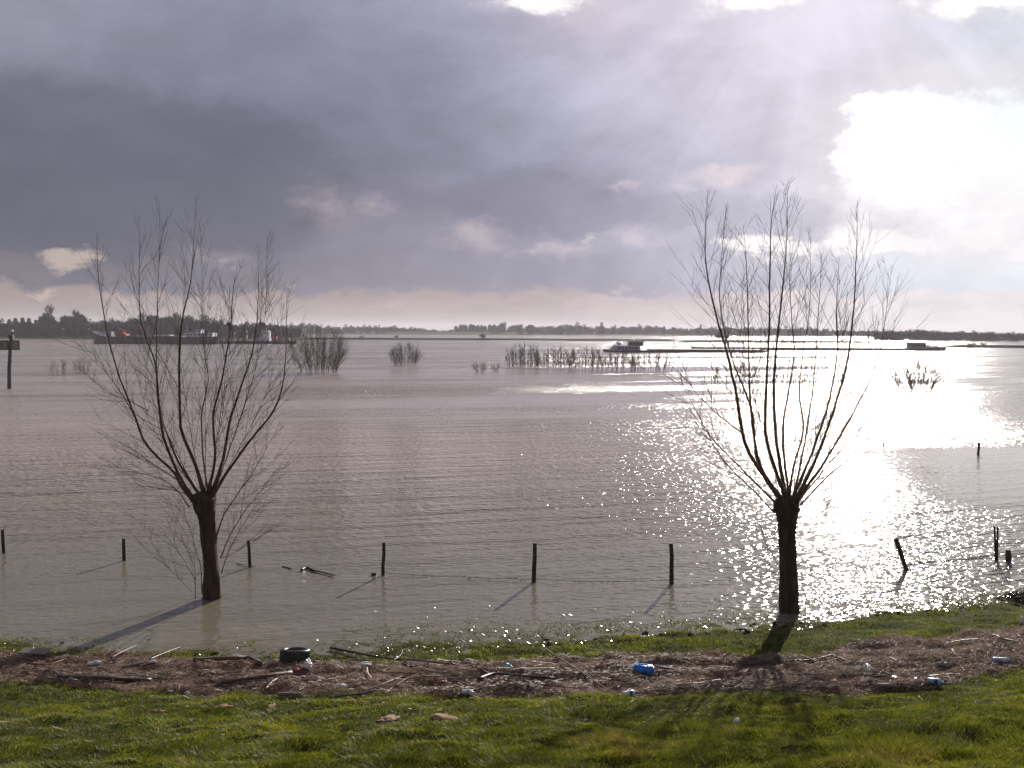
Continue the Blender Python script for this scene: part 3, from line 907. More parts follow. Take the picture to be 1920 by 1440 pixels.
def wire(p, q, sag, name, label, bits=0):
    mb = MB(); pts = []
    for i in range(25):
        u = i / 24
        v = p + (q - p) * u; v = v.copy(); v[2] -= sag * 4 * u * (1 - u); v[2] += rng.normal(0, 0.004)
        pts.append(v)
    mb.tube(pts, 0.005, 4)
    for _ in range(bits):
        c = pts[rng.integers(1, 24)]
        e = c + rng.normal(0, 1, 3) * np.array([.05, .03, .03])
        mb.tube([c, e], [0.006, 0.003], 3)
    o = mb.build(name, m_wire)
    tag(o, label, 'wire', 'fence wire just above the water')
wz = lambda P, z: np.array([P[0][0], P[0][1], z])
wire(wz(pl[3], .05), wz(pl[4], .07), 0.025, 'fence_wire', 'slack wire with caught straw running from the bowed post to the middle post', 60)
wire(wz(pl[4], .07), wz(pl[5], .08), 0.045, 'fence_wire', 'slack wire running from the middle post to the thick post by the upright willow', 35)
wire(at(1712, 1055, float(G0(1712, 1058)[1])), at(1866, 1042, Dp), 0.02, 'fence_wire', 'wire with bits of reed rising from the leaning post to the forked post', 50)
wire(at(1870, 1036, Dp), at(1990, 1027, Dp + 2.0), 0.02, 'fence_wire', 'wire running off to the right from the forked post', 10)

def thing_tube(name, pix, rad, mat, label, cat, z=None, grp=None, n=7, D=None, flat=1.0, lift=0.0, taper=True):
    P = []
    for i, q in enumerate(pix):
        if z is not None: p = G0(q[0], q[1], z)
        else: p = hit(q[0], q[1]); p[2] += rad * 0.8 + lift
        P.append(p)
    sp = spline(P, max(8, len(P) * 4)); 
    rr = np.linspace(rad, rad * (0.45 if taper else 0.95), len(sp)) * (1 + rng.normal(0, 0.06, len(sp)))
    mb = MB(); mb.tube(sp, rr, n, flat=flat)
    o = mb.build(name, mat, smooth=True)
    tag(o, label, cat, grp)
    return o, sp

thing_tube('floating_branch', [(565, 1069), (575, 1064), (590, 1070), (605, 1073), (628, 1079)], 0.035, m_dstick, 'dark crooked branch floating between the leaning willow and the bowed post', 'branch', z=0.03)
thing_tube('floating_stick', [(530, 1062), (538, 1064), (547, 1067)], 0.02, m_dstick, 'short dark stick floating left of the crooked branch', 'stick', z=0.012)
thing_tube('caught_twig', [(444, 1056), (455, 1059), (468, 1063), (482, 1061)], 0.013, m_dstick, 'dark twig lodged across the foot of the thin fence post', 'twig', z=0.02)
bb = MB(); c = G0(701, 1078, 0.0); bb.box(c[0] - .06, c[0] + .06, c[1] - .05, c[1] + .05, -0.03, 0.06, Matrix.Rotation(0.0, 4, 'Z'))
tag(bb.build('floating_block', m_dstick), 'small dark wooden block floating beside the bowed fence post', 'wood block')
for (px, py, w, lb) in ((1739, 1036, 10, 'small dark lump of wood floating above the wire at the right'), (1696, 1014, 9, 'tiny dark clod floating right of the leaning post top')):
    c = G0(px, py); bb = MB(); M = Matrix.Translation(c) @ Matrix.Diagonal((w * c[1] / F / 2, 0.05, 0.03, 1))
    bb.lathe([(0.2, -0.8), (0.8, -0.4), (1, 0), (0.75, 0.5), (0.2, 0.9)], 8, M); tag(bb.build('floating_wood', m_dstick, smooth=True), lb, 'wood')

# waterway sign on a pole at the left
Ds = float(G0(18, 729)[1])
sb = at(17, 729, Ds)
sg = empty('waterway_sign', (sb[0], sb[1], -1.2), 'grey double sign board on a tall pole standing in the river at the left', 'sign')
mb = MB(); mb.tube([(sb[0], sb[1], -1.2), tuple(at(17.5, 690, Ds)), tuple(at(20, 640, Ds)), tuple(at(21, 634, Ds))], [0.20, 0.19, 0.17, 0.16], 10); mb.build('pole', m_steel, sg)
for x0, x1 in ((2.5, 18.5), (23, 39.5)):
    a, c = at(x0, 656, Ds), at(x1, 638, Ds)
    mb = MB(); mb.box(a[0], c[0], Ds - .32, Ds - .26, a[2], c[2]); bo = mb.build('board', m_signb, sg)
    mb = MB(); mb.box(a[0] + .07, c[0] - .07, Ds - .335, Ds - .322, a[2] + .07, c[2] - .07); mb.build('face', m_signp, bo)
    mb = MB()
    if x0 > 20:
        for (u0, v0, u1, v1) in ((.25, .85, .55, .85), (.55, .85, .42, .5), (.42, .5, .60, .2), (.30, .3, .5, .6), (.7, .2, .7, .85)):
            P = [np.array([a[0] + (c[0] - a[0]) * u, Ds - .345, a[2] + (c[2] - a[2]) * v]) for u, v in ((u0, v0), (u1, v1))]
            mb.tube(P, .022, 4)
    else:
        for (u0, v0, u1, v1) in ((.2, .9, .4, .9), (.55, .25, .55, .8)):
            P = [np.array([a[0] + (c[0] - a[0]) * u, Ds - .345, a[2] + (c[2] - a[2]) * v]) for u, v in ((u0, v0), (u1, v1))]
            mb.tube(P, .02, 4)
    mb.build('marking', m_mark, bo)
mb = MB(); p = at(21, 634, Ds); mb.box(p[0] - .22, p[0] + .22, Ds - .15, Ds + .15, p[2], p[2] + .35); mb.tube([p + np.array([0.1, 0, .3]), p + np.array([0.1, 0, .75])], .05, 6); mb.build('lamp_housing', m_steel, sg)
mb = MB(); mb.box(p[0] + .02, p[0] + .2, Ds - .1, Ds + .1, p[2] + .65, p[2] + .85); mb.build('beacon', m_shipw, sg)

# ------------------------------------------------------------------ drowned willow scrub
def scrub(name, cx0, cx1, ybase, ytop, nst, label, seed, fine=1.0, fan=0.5, grp='drowned willow bushes out in the flood', rad=0.03, twl=0.9, dens=3.0):
    global rng
    rng = np.random.default_rng(seed)
    D = float(G0(cx0, ybase)[1])
    xm = (cx0 + cx1) / 2
    base = G0(xm, ybase)
    root = empty(name, (base[0], base[1], -0.6), label, 'bush', grp)
    hgt_ = (ybase - ytop) / F * D
    nst = int(nst * 1.7); dens = dens * 2.0; twl = twl * 1.15
    wd = (cx1 - cx0) / F * D
    st = MB(); tw = MB()
    for i in range(nst):
        u = rng.uniform(-1, 1)
        x0 = base[0] + u * wd * 0.55 * (1 - fan) + rng.normal(0, wd * 0.04)
        y0 = D + rng.uniform(-.4, 1) * wd * 0.22
        hh = hgt_ * rng.uniform(0.55, 1.0) * (1 - 0.35 * abs(u) ** 2)
        x1 = x0 + u * wd * 0.5 * fan + rng.normal(0, wd * 0.03)
        y1 = y0 + rng.normal(0, wd * 0.10)
        path = spline([(x0, y0, -0.6), (x0 + (x1 - x0) * .35, y0, hh * 0.3), (x0 + (x1 - x0) * .8, (y0 + y1) / 2, hh * 0.68), (x1, y1, hh)], 9)
        rr = np.linspace(rad * .5, rad * 0.14, 9) * rng.uniform(.5, 1.1)
        st.tube(path, rr, 4, cap=False)
        n0 = rng
        seg = np.linalg.norm(np.diff(path, axis=0), axis=1)
        for _ in range(int(seg.sum() * dens)):
            j = rng.integers(1, 8); t = path[j + 1] - path[j] if j < 8 else path[8] - path[7]
            t = t / np.linalg.norm(t)
            d = t * 0.9 + perp(t) * rng.uniform(.3, 1.0)
            q = twig_path(path[j] + (path[j + 1] - path[j]) * rng.random(), d, twl * rng.uniform(.4, 1.2), 3, .5)
            if q[0][2] > 0.0:
                tw.tube(q, [rad * .30, rad * .25, rad * .18, rad * .12], 3, cap=False)
    st.build('stem', m_shoot, root)['kind'] = 'stuff'
    if tw.v: tw.build('twigs', m_twig, root)['kind'] = 'stuff'
    return root

scrub('willow_bush', 548, 645, 698, 608, 34, 'tallest drowned willow bush, right of the leaning willow crown', 41, fan=.45, rad=.05, twl=1.3, dens=3.2)
scrub('willow_bush', 735, 786, 684, 640, 26, 'dense upright drowned bush in the middle distance, above the bowed post', 42, fan=.3, rad=.05, twl=1.0, dens=3.4)
scrub('willow_bush', 885, 915, 698, 680, 12, 'small low drowned bush, the left of a close pair', 43, fan=.7, rad=.035, twl=.7, dens=3)
scrub('willow_bush', 920, 942, 697, 682, 9, 'smallest drowned bush, the right of a close pair', 44, fan=.7, rad=.03, twl=.6, dens=3)
scrub('willow_bush', 1672, 1772, 732, 672, 36, 'sparse spreading drowned bush amid the glitter below the right barge cabin', 45, fan=.45, rad=.06, twl=.8, dens=3.0)
scrub('willow_bush', 140, 168, 702, 668, 14, 'faint narrow drowned bush left of the leaning willow', 46, fan=.35, rad=.03, twl=.7, dens=2.2)
scrub('willow_bush', 88, 138, 703, 672, 22, 'faint thin drowned scrub between the sign and the leaning willow', 47, fan=.25, rad=.02, twl=.6, dens=2)
k = 0
for (x0, x1, yb, yt, ns, lb) in ((950, 1012, 688, 645, 22, 'left end of the row of drowned scrub in the middle distance'), (1005, 1075, 690, 649, 20, 'second clump of drowned scrub from the left in the long row'),
                                 (1065, 1135, 692, 650, 18, 'third clump in the long row of drowned scrub, left of the barge cabin'), (1125, 1190, 694, 656, 16, 'clump of drowned scrub in front of the barge cabin'),
                                 (1185, 1262, 696, 660, 16, 'right end of the long row of drowned scrub'), (1335, 1420, 716, 672, 9, 'drowned bush behind the left side of the upright willow crown'),
                                 (1440, 1545, 712, 668, 9, 'drowned bush behind the middle of the upright willow crown')):
    scrub('drowned_scrub', x0, x1, yb, yt, int(ns * 1.5), lb, 60 + k, fan=.12, rad=.055, twl=.8, dens=2.8, grp='row of drowned scrub along a hidden ridge'); k += 1

# ------------------------------------------------------------------ far bank trees
def far_tree_mesh(kind, seed):
    """unit tree (height 1) made of a forked trunk and a crown of short twigs; returns trunk mesh and crown mesh"""
    r = np.random.default_rng(seed)
    tk = MB(); cr = MB()
    if kind == 'round':
        tk.tube([(0, 0, -.05), (0.01, 0, .25), (-.01, .01, .55)], [.030, .022, .012], 6)
        for _ in range(7):
            a = r.uniform(0, 6.28); q = np.array([math.cos(a), math.sin(a), 0]) * r.uniform(.18, .34)
            tk.tube([(0, 0, r.uniform(.2, .35)), tuple(q * .6 + np.array([0, 0, .5])), tuple(q + np.array([0, 0, r.uniform(.6, .85)]))], [.014, .009, .004], 4)
        N = 2400; R = (.44, .44, .50); C = .50
    elif kind == 'poplar':
        tk.tube([(0, 0, -.05), (0, 0, .9)], [.018, .006], 5)
        N = 800; R = (.13, .13, .47); C = .53
    elif kind == 'conifer':
        tk.tube([(0, 0, -.05), (0, 0, .9)], [.02, .006], 5)
        N = 900; R = (.22, .22, .5); C = .5
    else:
        tk.tube([(0, 0, -.05), (0, 0, .4)], [.03, .01], 5)
        N = 1100; R = (.62, .5, .50); C = .42
    nb = 9
    blobs = [(r.normal(0, 1, 3) * np.array(R) * .5, r.uniform(.35, .6)) for _ in range(9)]
    for _ in range(N):
        if kind == 'conifer':
            u = r.random() ** 1.4; a = r.uniform(0, 6.28); rad_ = (1 - u) * .20 * math.sqrt(r.random()) + .005
            p = np.array([math.cos(a) * rad_, math.sin(a) * rad_, .05 + u * .95])
            d = np.array([math.cos(a), math.sin(a), -.1])
        else:
            c, s_ = blobs[r.integers(0, 9)] if (kind != 'poplar' and not (kind == 'round' and r.random() < .6)) else (np.zeros(3), 1.0 if kind == 'poplar' else .92)
            v = r.normal(0, 1, 3); v /= np.linalg.norm(v); v *= r.random() ** .4
            p = np.array([0, 0, C]) + c * (kind != 'poplar') + v * np.array(R) * s_
            if p[2] < .04: p[2] = r.uniform(.04, .3)
            d = np.array([p[0], p[1], (p[2] - .25)]); d /= np.linalg.norm(d) + 1e-6
        d = d + r.normal(0, .35, 3) + np.array([0, 0, .35 if kind != 'conifer' else 0]); d /= np.linalg.norm(d)
        L = r.uniform(.07, .16); w = np.cross(d, r.normal(0, 1, 3)); w /= np.linalg.norm(w)
        w = w * r.uniform(.014, .030)
        cr.add([p - w, p + w, p + d * L], [(0, 1, 2)])
    return tk, cr

FT = {}
for kd, cnt in (('round', 4), ('poplar', 2), ('conifer', 1), ('bush', 3)):
    for i in range(cnt):
        tk, cr = far_tree_mesh(kd, 100 + i * 7 + len(kd))
        mt = bpy.data.meshes.new('trunk'); mt.from_pydata(tk.v, [], tk.f); mt.materials.append(m_bark)
        mc = bpy.data.meshes.new('crown'); mc.from_pydata(cr.v, [], cr.f); mc.materials.append(m_fard if kd == 'conifer' else m_far)
        FT[(kd, i)] = (mt, mc)


def far_tree(kd, var, px, ytop, D, zb, wscale, label, name, cat='tree', grp=None, rot=None):
    top = at(px, ytop, D)
    hh = max(1.5, top[2] - zb)
    root = empty(name, (top[0], D, zb), label, cat, grp)
    root.scale = (hh * wscale, hh * wscale, hh)
    root.rotation_euler = (0, 0, rng.uniform(0, 6.28) if rot is None else rot)
    for nm, me in zip(('trunk', 'crown'), FT[(kd, var)]):
        o = bpy.data.objects.new(nm, me); COL.objects.link(o); o.parent = root
    return root

rng = np.random.default_rng(77)
for i, (px, yt) in enumerate(((17, 599), (29, 597), (42, 596), (54, 597), (67, 600))):
    far_tree('conifer', 0, px, yt, 600, .8, 1.0, ['first', 'second', 'third, tallest', 'fourth', 'last'][i] + ' of the five pointed trees in a row on the left bank', 'conifer_tree', grp='row of pointed trees on the left bank')
far_tree('round', 0, 88, 586, 590, .8, .85, 'tall round bare tree right of the five pointed trees', 'bare_tree')
far_tree('round', 1, 128, 592, 600, .8, .9, 'broad bare tree, left one of a pair beside the tall round tree', 'bare_tree')
far_tree('round', 2, 148, 589, 605, .8, .9, 'domed bare tree just left of the dark barge bow', 'bare_tree')
for i, (px, yt, lb) in enumerate(((262, 597, 'bare tree rising behind the red deck load of the dark barge'), (290, 591, 'bare tree behind the left side of the leaning willow crown, over the barge hold'),
                                  (318, 593, 'broad bare tree behind the middle of the dark barge'), (352, 596, 'bare tree behind the white deckhouse of the dark barge'), (384, 600, 'low bare tree at the right end of the taller bank trees'),
                                  (490, 604, 'bare tree behind the white cabin of the low workboat'))):
    far_tree('round', i % 4, px, yt, 600 + i * 6, .8, .95, lb, 'bare_tree')
# left wood as one mass
def wood(name, x0, x1, D, dd, zb, ytop_fn, n, label, seed, kinds=('round', 'bush', 'bush'), wmin=.9, wmax=1.5, size=None):
    """a continuous far-off wood: many crowns joined into one mesh"""
    r = np.random.default_rng(seed); n = int(n * 1.7)
    V = []; Fc = []; off = 0
    for i in range(n):
        px = x0 + (x1 - x0) * (i + r.random()) / n
        D_ = D + r.uniform(0, dd)
        top = at(px, ytop_fn(px) + r.uniform(0, 4), D_)
        hh = max(1.2, top[2] - zb)
        kd = kinds[r.integers(0, len(kinds))]
        me = FT[(kd, int(r.integers(0, 3 if kd == 'bush' else 4 if kd == 'round' else 2)))][1]
        co = np.empty(len(me.vertices) * 3); me.vertices.foreach_get('co', co); co = co.reshape(-1, 3)
        co = co[:4500]
        a = r.uniform(0, 6.28); w = r.uniform(wmin, wmax)
        R = np.array([[math.cos(a), -math.sin(a), 0], [math.sin(a), math.cos(a), 0], [0, 0, 1]])
        p = (co @ R.T) * np.array([hh * w, hh * w, hh]) + np.array([top[0], D_, zb])
        V.append(p); m = len(p); Fc.append(np.arange(off, off + m).reshape(-1, 3)); off += m
    o = mesh_obj(name, np.vstack(V), np.vstack(Fc), m_far)
    tag(o, label, 'wood', kind='stuff')
interp = lambda pts: (lambda x: float(np.interp(x, [p[0] for p in pts], [p[1] for p in pts])))
wood('far_wood', -60, 560, 570, 50, .6, interp([(-60, 604), (100, 605), (200, 604), (260, 600), (400, 602), (420, 607), (490, 608), (560, 614)]), 110, 'dark bare wood along the left river bank', 1, wmin=.7, wmax=1.2)
wood('far_wood', 500, 862, 1180, 120, .8, interp([(500, 609), (560, 607), (620, 612), (700, 611), (790, 614), (820, 618), (862, 617)]), 44, 'hazy treeline beyond the river left of the middle', 2)
wood('far_wood', 800, 1290, 1200, 160, .8, interp([(800, 620), (950, 617), (960, 608), (1020, 612), (1090, 609), (1110, 613), (1200, 611), (1290, 615)]), 64, 'hazy treeline beyond the river in the middle', 3)
wood('far_wood', 1280, 1700, 1150, 160, .8, interp([(1280, 615), (1340, 614), (1500, 615), (1560, 618), (1660, 619), (1700, 620)]), 60, 'hazy treeline behind the upright willow', 4)
wood('far_wood', 1640, 2080, 640, 60, .2, interp([(1640, 624), (1680, 622), (1730, 620), (1800, 622), (1900, 625), (2080, 626)]), 70, 'low hazy treeline at the right edge', 5, wmin=1.2, wmax=2.2)
cen = [('round', 905, 612, 1190, 'poplar'),]
for i, px in enumerate(np.linspace(858, 938, 15)):
    far_tree('poplar', i % 2, px + rng.normal(0, 1.5), 609 + rng.uniform(-.8, 2.5), 1230, .8, rng.uniform(1.3, 2.1), 'one of the bare poplars in a close row on the horizon, left of the middle', 'poplar_tree', grp='row of bare poplars on the horizon')
far_tree('round', 3, 941, 607, 1200, .8, 1.0, 'taller bare tree ending the row of poplars on the horizon', 'bare_tree')
far_tree('bush', 0, 904, 627, 600, .3, 1.6, 'dark low bush on the spit of land below the poplars', 'bank_bush', 'bush')
far_tree('bush', 1, 678, 629, 602, .3, 1.1, 'small dark bush on the spit left of the upright bush', 'bank_bush', 'bush')
far_tree('bush', 2, 745, 629, 603, .3, 1.1, 'small dark bush on the spit above the dense upright bush', 'bank_bush', 'bush')
for i, (px, yt, w, lb) in enumerate(((975, 613, 1.0, 'bare tree just left of the dark rounded trees in the middle'), (995, 609, 1.2, 'dark rounded tree in the middle of the far bank'),
                                     (1050, 612, 1.1, 'wide bare tree right of the dark rounded tree'), (1070, 611, 1.1, 'rounded bare tree near the middle of the far treeline'), (1128, 610, 1.0, 'tallest bare tree just left of the church spire'),
                                     (1186, 614, 1.2, 'broad bare tree just right of the church'), (1245, 614, .6, 'narrow bare tree, left of a pair right of the church'), (1263, 615, .7, 'narrow bare tree, right of a pair left of the upright willow'),
                                     (1312, 614, 1.0, 'bare tree seen through the left shoots of the upright willow'))):
    far_tree('round', i % 4, px, yt, 1140 + i * 8, .8, w, lb, 'bare_tree')
far_tree('bush', 0, 1350, 626, 530, .3, 1.6, 'dark bush on the spit behind the left shoots of the upright willow', 'bank_bush', 'bush')
far_tree('bush', 1, 1822, 642, 392, .3, 1.8, 'low bush on the thin spit of land at the right', 'bank_bush', 'bush')
far_tree('bush', 2, 1846, 644, 392, .3, 1.7, 'second, lower bush on the thin spit of land at the right', 'bank_bush', 'bush')

# church
Dc = 1250.0
cc = at(1153, 632, Dc)
ch = empty('church', (cc[0], Dc, .8), 'small distant village church with a pointed spire on the horizon', 'church')
zt = at(1153, 609, Dc)[2]
mb = MB(); mb.box(cc[0] - 1.8, cc[0] + 1.8, Dc - 1.8, Dc + 1.8, .8, zt * .58); mb.build('tower', m_brick, ch)
mb = MB(); mb.lathe([(2.9, zt * .58), (1.3, zt * .70), (.1, zt)], 8, Matrix.Translation((cc[0], Dc, 0))); mb.build('spire', m_slate, ch)
mb = MB(); mb.box(cc[0] - 9, cc[0] - 1.8, Dc - 3.4, Dc + 3.4, .8, 5.0); mb.build('nave', m_brick, ch)
mb = MB(); mb.add([(cc[0] - 9, Dc - 3.7, 5), (cc[0] - 1.8, Dc - 3.7, 5), (cc[0] - 1.8, Dc + 3.7, 5), (cc[0] - 9, Dc + 3.7, 5), (cc[0] - 9, Dc, 8.4), (cc[0] - 1.8, Dc, 8.4)],
                  [(0, 1, 5, 4), (2, 3, 4, 5), (0, 4, 3), (1, 2, 5), (0, 3, 2, 1)]); mb.build('roof', m_slate, ch)

for px, lb in ((117, 'thin lamp post on the left bank below the broad bare trees'), (165, 'thin lamp post on the left bank just left of the dark barge')):
    D = 556.0; a = at(px, 617, D)
    r_ = empty('lamp_post', (a[0], D, .6), lb, 'lamp post', 'lamp posts on the left bank')
    mb = MB(); mb.tube([(a[0], D, .4), (a[0], D, a[2])], .11, 6); mb.build('pole', m_shipd, r_)
    mb = MB(); mb.box(a[0] - .1, a[0] + .9, D - .2, D + .2, a[2] - .02, a[2] + .25); mb.build('lamp_head', m_shipw, r_)

# ------------------------------------------------------------------ river vessels
def hull(mb, L, B, z_dk, sheer_a, sheer_f, draft=1.0, fine_a=.08, fine_f=.12, flare=.0):
    """hull along +x from stern (0) to bow (L)"""
    S = 26; rows = []
    for i in range(S):
        u = i / (S - 1); x = u * L
        wa = min(1, (u / fine_a)) ** .5 if fine_a else 1
        wf = min(1, ((1 - u) / fine_f)) ** .5 if fine_f else 1
        w = B / 2 * max(.06, min(wa, wf))
        zt_ = z_dk + sheer_a * max(0, 1 - u / .14) ** 1.3 + sheer_f * max(0, (u - .86) / .14) ** 1.3
        xo = flare * max(0, (u - .86) / .14)
        rows.append([(x, -w * .85, -draft), (x + xo * .5, -w, .2), (x + xo, -w, zt_), (x + xo, w, zt_), (x + xo * .5, w, .2), (x, w * .85, -draft)])
    vs = [p for r in rows for p in r]; fs = []
    for i in range(S - 1):
        for k in range(6):
            k2 = (k + 1) % 6
            fs.append((i * 6 + k, (i + 1) * 6 + k, (i + 1) * 6 + k2, i * 6 + k2))
    fs.append(tuple(range(6))); fs.append(tuple((S - 1) * 6 + k for k in reversed(range(6))))
    mb.add(vs, fs)


class Ship:
    def __init__(s, name, px_bow, px_stern, ywl, label, mirror=None, Dw=None):
        D0 = float(G0(px_bow, ywl)[1]); D1 = D0
        s.bow = at(px_bow, ywl, D0); s.stern = at(px_stern, ywl, D1)
        s.L = abs(s.bow[0] - s.stern[0]); s.D = D0
        s.root = empty(name, (s.stern[0], D0, 0), label, 'barge' if 'barge' in name else 'boat')
        s.dir = 1 if s.bow[0] > s.stern[0] else -1
        if s.dir < 0: s.root.rotation_euler = (0, 0, math.pi)
    def X(s, px): return abs(at(px, 640, s.D)[0] - s.stern[0])
    def Z(s, py): return at(960, py, s.D)[2]
    def part(s, name, mb, mat, parent=None, smooth=False):
        me = bpy.data.meshes.new(name); me.from_pydata([tuple(v) for v in mb.v], [], mb.f); me.materials.append(mat); me.update()
        o = bpy.data.objects.new(name, me); COL.objects.link(o); o.parent = parent or s.root
        return o
    def bx(s, name, x0, x1, w, z0, z1, mat, parent=None):
        mb = MB(); mb.box(min(x0, x1), max(x0, x1), -w / 2, w / 2, z0, z1); return s.part(name, mb, mat, parent)
    def windows(s, parent, x0, x1, w, z0, z1, n):
        for i in range(n):
            for sd in (-1, 1):
                a = x0 + (x1 - x0) * (i + .2) / n; c = x0 + (x1 - x0) * (i + .8) / n
                mb = MB(); mb.box(min(a, c), max(a, c), sd * w / 2 - .03, sd * w / 2 + .03, z0, z1); s.part('window', mb, m_glass, parent)

# dark barge at the left, bow to the left
s = Ship('river_barge', 176, 410, 644.5, 'dark hulled barge with raised pale bow at the left and a white deckhouse aft')
mb = MB(); hull(mb, s.L, 8.5, s.Z(634.5), .35, s.Z(626) - s.Z(634.5), fine_f=.10, flare=.0); s.part('hull', mb, m_hullg)
mb = MB(); L = s.L
fz = lambda u: (s.Z(634.5) + (s.Z(626) - s.Z(634.5)) * max(0, (u - .86) / .14) ** 1.3, 8.6 / 2 * max(.07, min(1, (1 - u) / .10)) ** .5)
for sd in (-1, 1):
    vs = []; fs = []
    for i in range(11):
        u0 = .865 + i * .0135
        z0, w0 = fz(u0)
        vs += [(u0 * L, sd * w0, z0), (u0 * L, sd * w0, z0 + .55), (u0 * L, sd * (w0 - .12), z0 + .55), (u0 * L, sd * (w0 - .12), z0)]
    for i in range(10):
        for k in range(4):
            fs.append((i * 4 + k, i * 4 + (k + 1) % 4, i * 4 + 4 + (k + 1) % 4, i * 4 + 4 + k))
    fs += [(0, 1, 2, 3), (40, 43, 42, 41)]
    mb = MB(); mb.add(vs, fs); s.part('bulwark', mb, m_shipw)
s.bx('hatch_coaming', s.X(345), s.X(240), 6.5, s.Z(636), s.Z(632.2), m_shipd)
s.bx('hatch_rail', s.X(322), s.X(294), 6.7, s.Z(632.2), s.Z(630.6), m_shipw)
dh = s.bx('deckhouse', s.X(403), s.X(351), 6.0, s.Z(634), s.Z(626.5), m_shipw)
s.windows(dh, s.X(402), s.X(353), 6.0, s.Z(631.2), s.Z(628.4), 7)
wh = s.bx('wheelhouse', s.X(380), s.X(366), 4.2, s.Z(626.5), s.Z(620.5), m_shipw)
s.windows(wh, s.X(379), s.X(367), 4.2, s.Z(624.5), s.Z(621.8), 3)
s.bx('roof', s.X(381), s.X(365), 4.8, s.Z(620.5), s.Z(619.7), m_shipd, wh)
s.bx('roof', s.X(404), s.X(390), 6.3, s.Z(626.5), s.Z(625.4), m_dblue, dh)
mb = MB(); mb.tube([(s.X(390), 0, s.Z(626)), (s.X(390), 0, s.Z(617))], .10, 5); s.part('mast', mb, m_shipw); mb = MB(); mb.tube([(s.X(351), 0, s.Z(634)), (s.X(351), 0, s.Z(614.5))], .12, 5); s.part('mast', mb, m_shipw)
s.bx('winch_house', s.X(212), s.X(200), 3.5, s.Z(634), s.Z(625.0), m_shipd)
# red deck machinery: a slewing crane with folded jib
mb = MB(); mb.box(s.X(240), s.X(219), -2, 2, s.Z(634), s.Z(629)); mb.box(s.X(234), s.X(223), -1.5, 1.5, s.Z(629), s.Z(624.5))
mb.tube([(s.X(238), 0, s.Z(627)), (s.X(226), 0, s.Z(619.5)), (s.X(219), 0, s.Z(628))], [.35, .3, .2], 5); s.part('deck_crane', mb, m_shipr)

# low workboat behind it
s = Ship('work_boat', 556, 408, 645.0, 'low workboat with a tall white cabin, moored right of the dark barge')
mb = MB(); hull(mb, s.L, 7, s.Z(641.0), .3, .3, fine_f=.2); s.part('hull', mb, m_hullg)
ch_ = s.bx('cabin', s.X(484), s.X(506), 5, s.Z(641), s.Z(635), m_shipw)
c2 = s.bx('wheelhouse', s.X(494), s.X(506), 4, s.Z(635), s.Z(622), m_shipw)
s.windows(c2, s.X(495), s.X(505), 4, s.Z(628), s.Z(624.5), 3)
s.windows(ch_, s.X(485), s.X(493), 5, s.Z(639), s.Z(637), 2)
s.bx('deck_locker', s.X(511), s.X(519), 3, s.Z(641), s.Z(633), m_shipr)
s.bx('deck_load', s.X(522), s.X(544), 4, s.Z(641), s.Z(634.5), m_shipd)
s.bx('fuel_tank', s.X(424), s.X(430), 2.5, s.Z(641), s.Z(637), m_shipr)
s.bx('deck_container', s.X(457), s.X(463), 2.5, s.Z(641), s.Z(631), m_shipd)
mb = MB(); mb.tube([(s.X(440), 0, s.Z(641)), (s.X(440), 0, s.Z(625))], .14, 5); s.part('mast', mb, m_shipw); mb = MB(); mb.tube([(s.X(462), 1, s.Z(641)), (s.X(462), 1, s.Z(623))], .10, 5); s.part('mast', mb, m_shipw); mb = MB(); mb.tube([(s.X(500), 0, s.Z(622)), (s.X(500), 0, s.Z(616))], .10, 5); s.part('mast', mb, m_shipw)
s.bx('lamp', s.X(461), s.X(463), 1, s.Z(623), s.Z(621.8), m_shipw)

# two loaded barges at the right
s = Ship('river_barge', 1442, 1131, 661.0, 'deeply loaded barge with a pale stern house at its left end, nearer of the two')
mb = MB(); hull(mb, s.L, 8.5, s.Z(655.4), .25, .15, fine_a=.16, fine_f=.12); s.part('hull', mb, m_hullb)
a1 = MB(); a1.add([(s.X(1141), -3.4, s.Z(657)), (s.X(1198), -3.8, s.Z(657)), (s.X(1198), 3.8, s.Z(657)), (s.X(1141), 3.4, s.Z(657)),
                   (s.X(1152), -2.8, s.Z(646.5)), (s.X(1198), -3.5, s.Z(647.5)), (s.X(1198), 3.5, s.Z(647.5)), (s.X(1152), 2.8, s.Z(646.5))],
                  [(0, 3, 2, 1), (4, 5, 6, 7), (0, 1, 5, 4), (1, 2, 6, 5), (2, 3, 7, 6), (3, 0, 4, 7)])
sh = s.part('stern_house', a1, m_shipg)
s.windows(sh, s.X(1156), s.X(1194), 7.3, s.Z(652.5), s.Z(650), 6)
wh = s.bx('wheelhouse', s.X(1178), s.X(1204), 5, s.Z(647.5), s.Z(639.5), m_shipd)
s.windows(wh, s.X(1180), s.X(1202), 5, s.Z(645), s.Z(641.5), 5)
s.bx('roof', s.X(1176), s.X(1206), 5.6, s.Z(639.5), s.Z(638.2), m_hullb, wh)
mb = MB(); mb.lathe([(.2, s.Z(646.5)), (.8, s.Z(644.5)), (1.0, s.Z(642)), (.5, s.Z(640.2))], 10, Matrix.Translation((s.X(1161), 0, 0))); s.part('lifeboat', mb, m_white)
s.bx('hatch_coaming', s.X(1216), s.X(1425), 6.6, s.Z(655.4), s.Z(653.2), m_hullb)
mb = MB()
for px in (1219, 1237, 1262): mb.lathe([(1.0, s.Z(655)), (.9, s.Z(653.5)), (.3, s.Z(652))], 8, Matrix.Translation((s.X(px), 0, 0)))
s.part('gravel_load', mb, m_hullb)
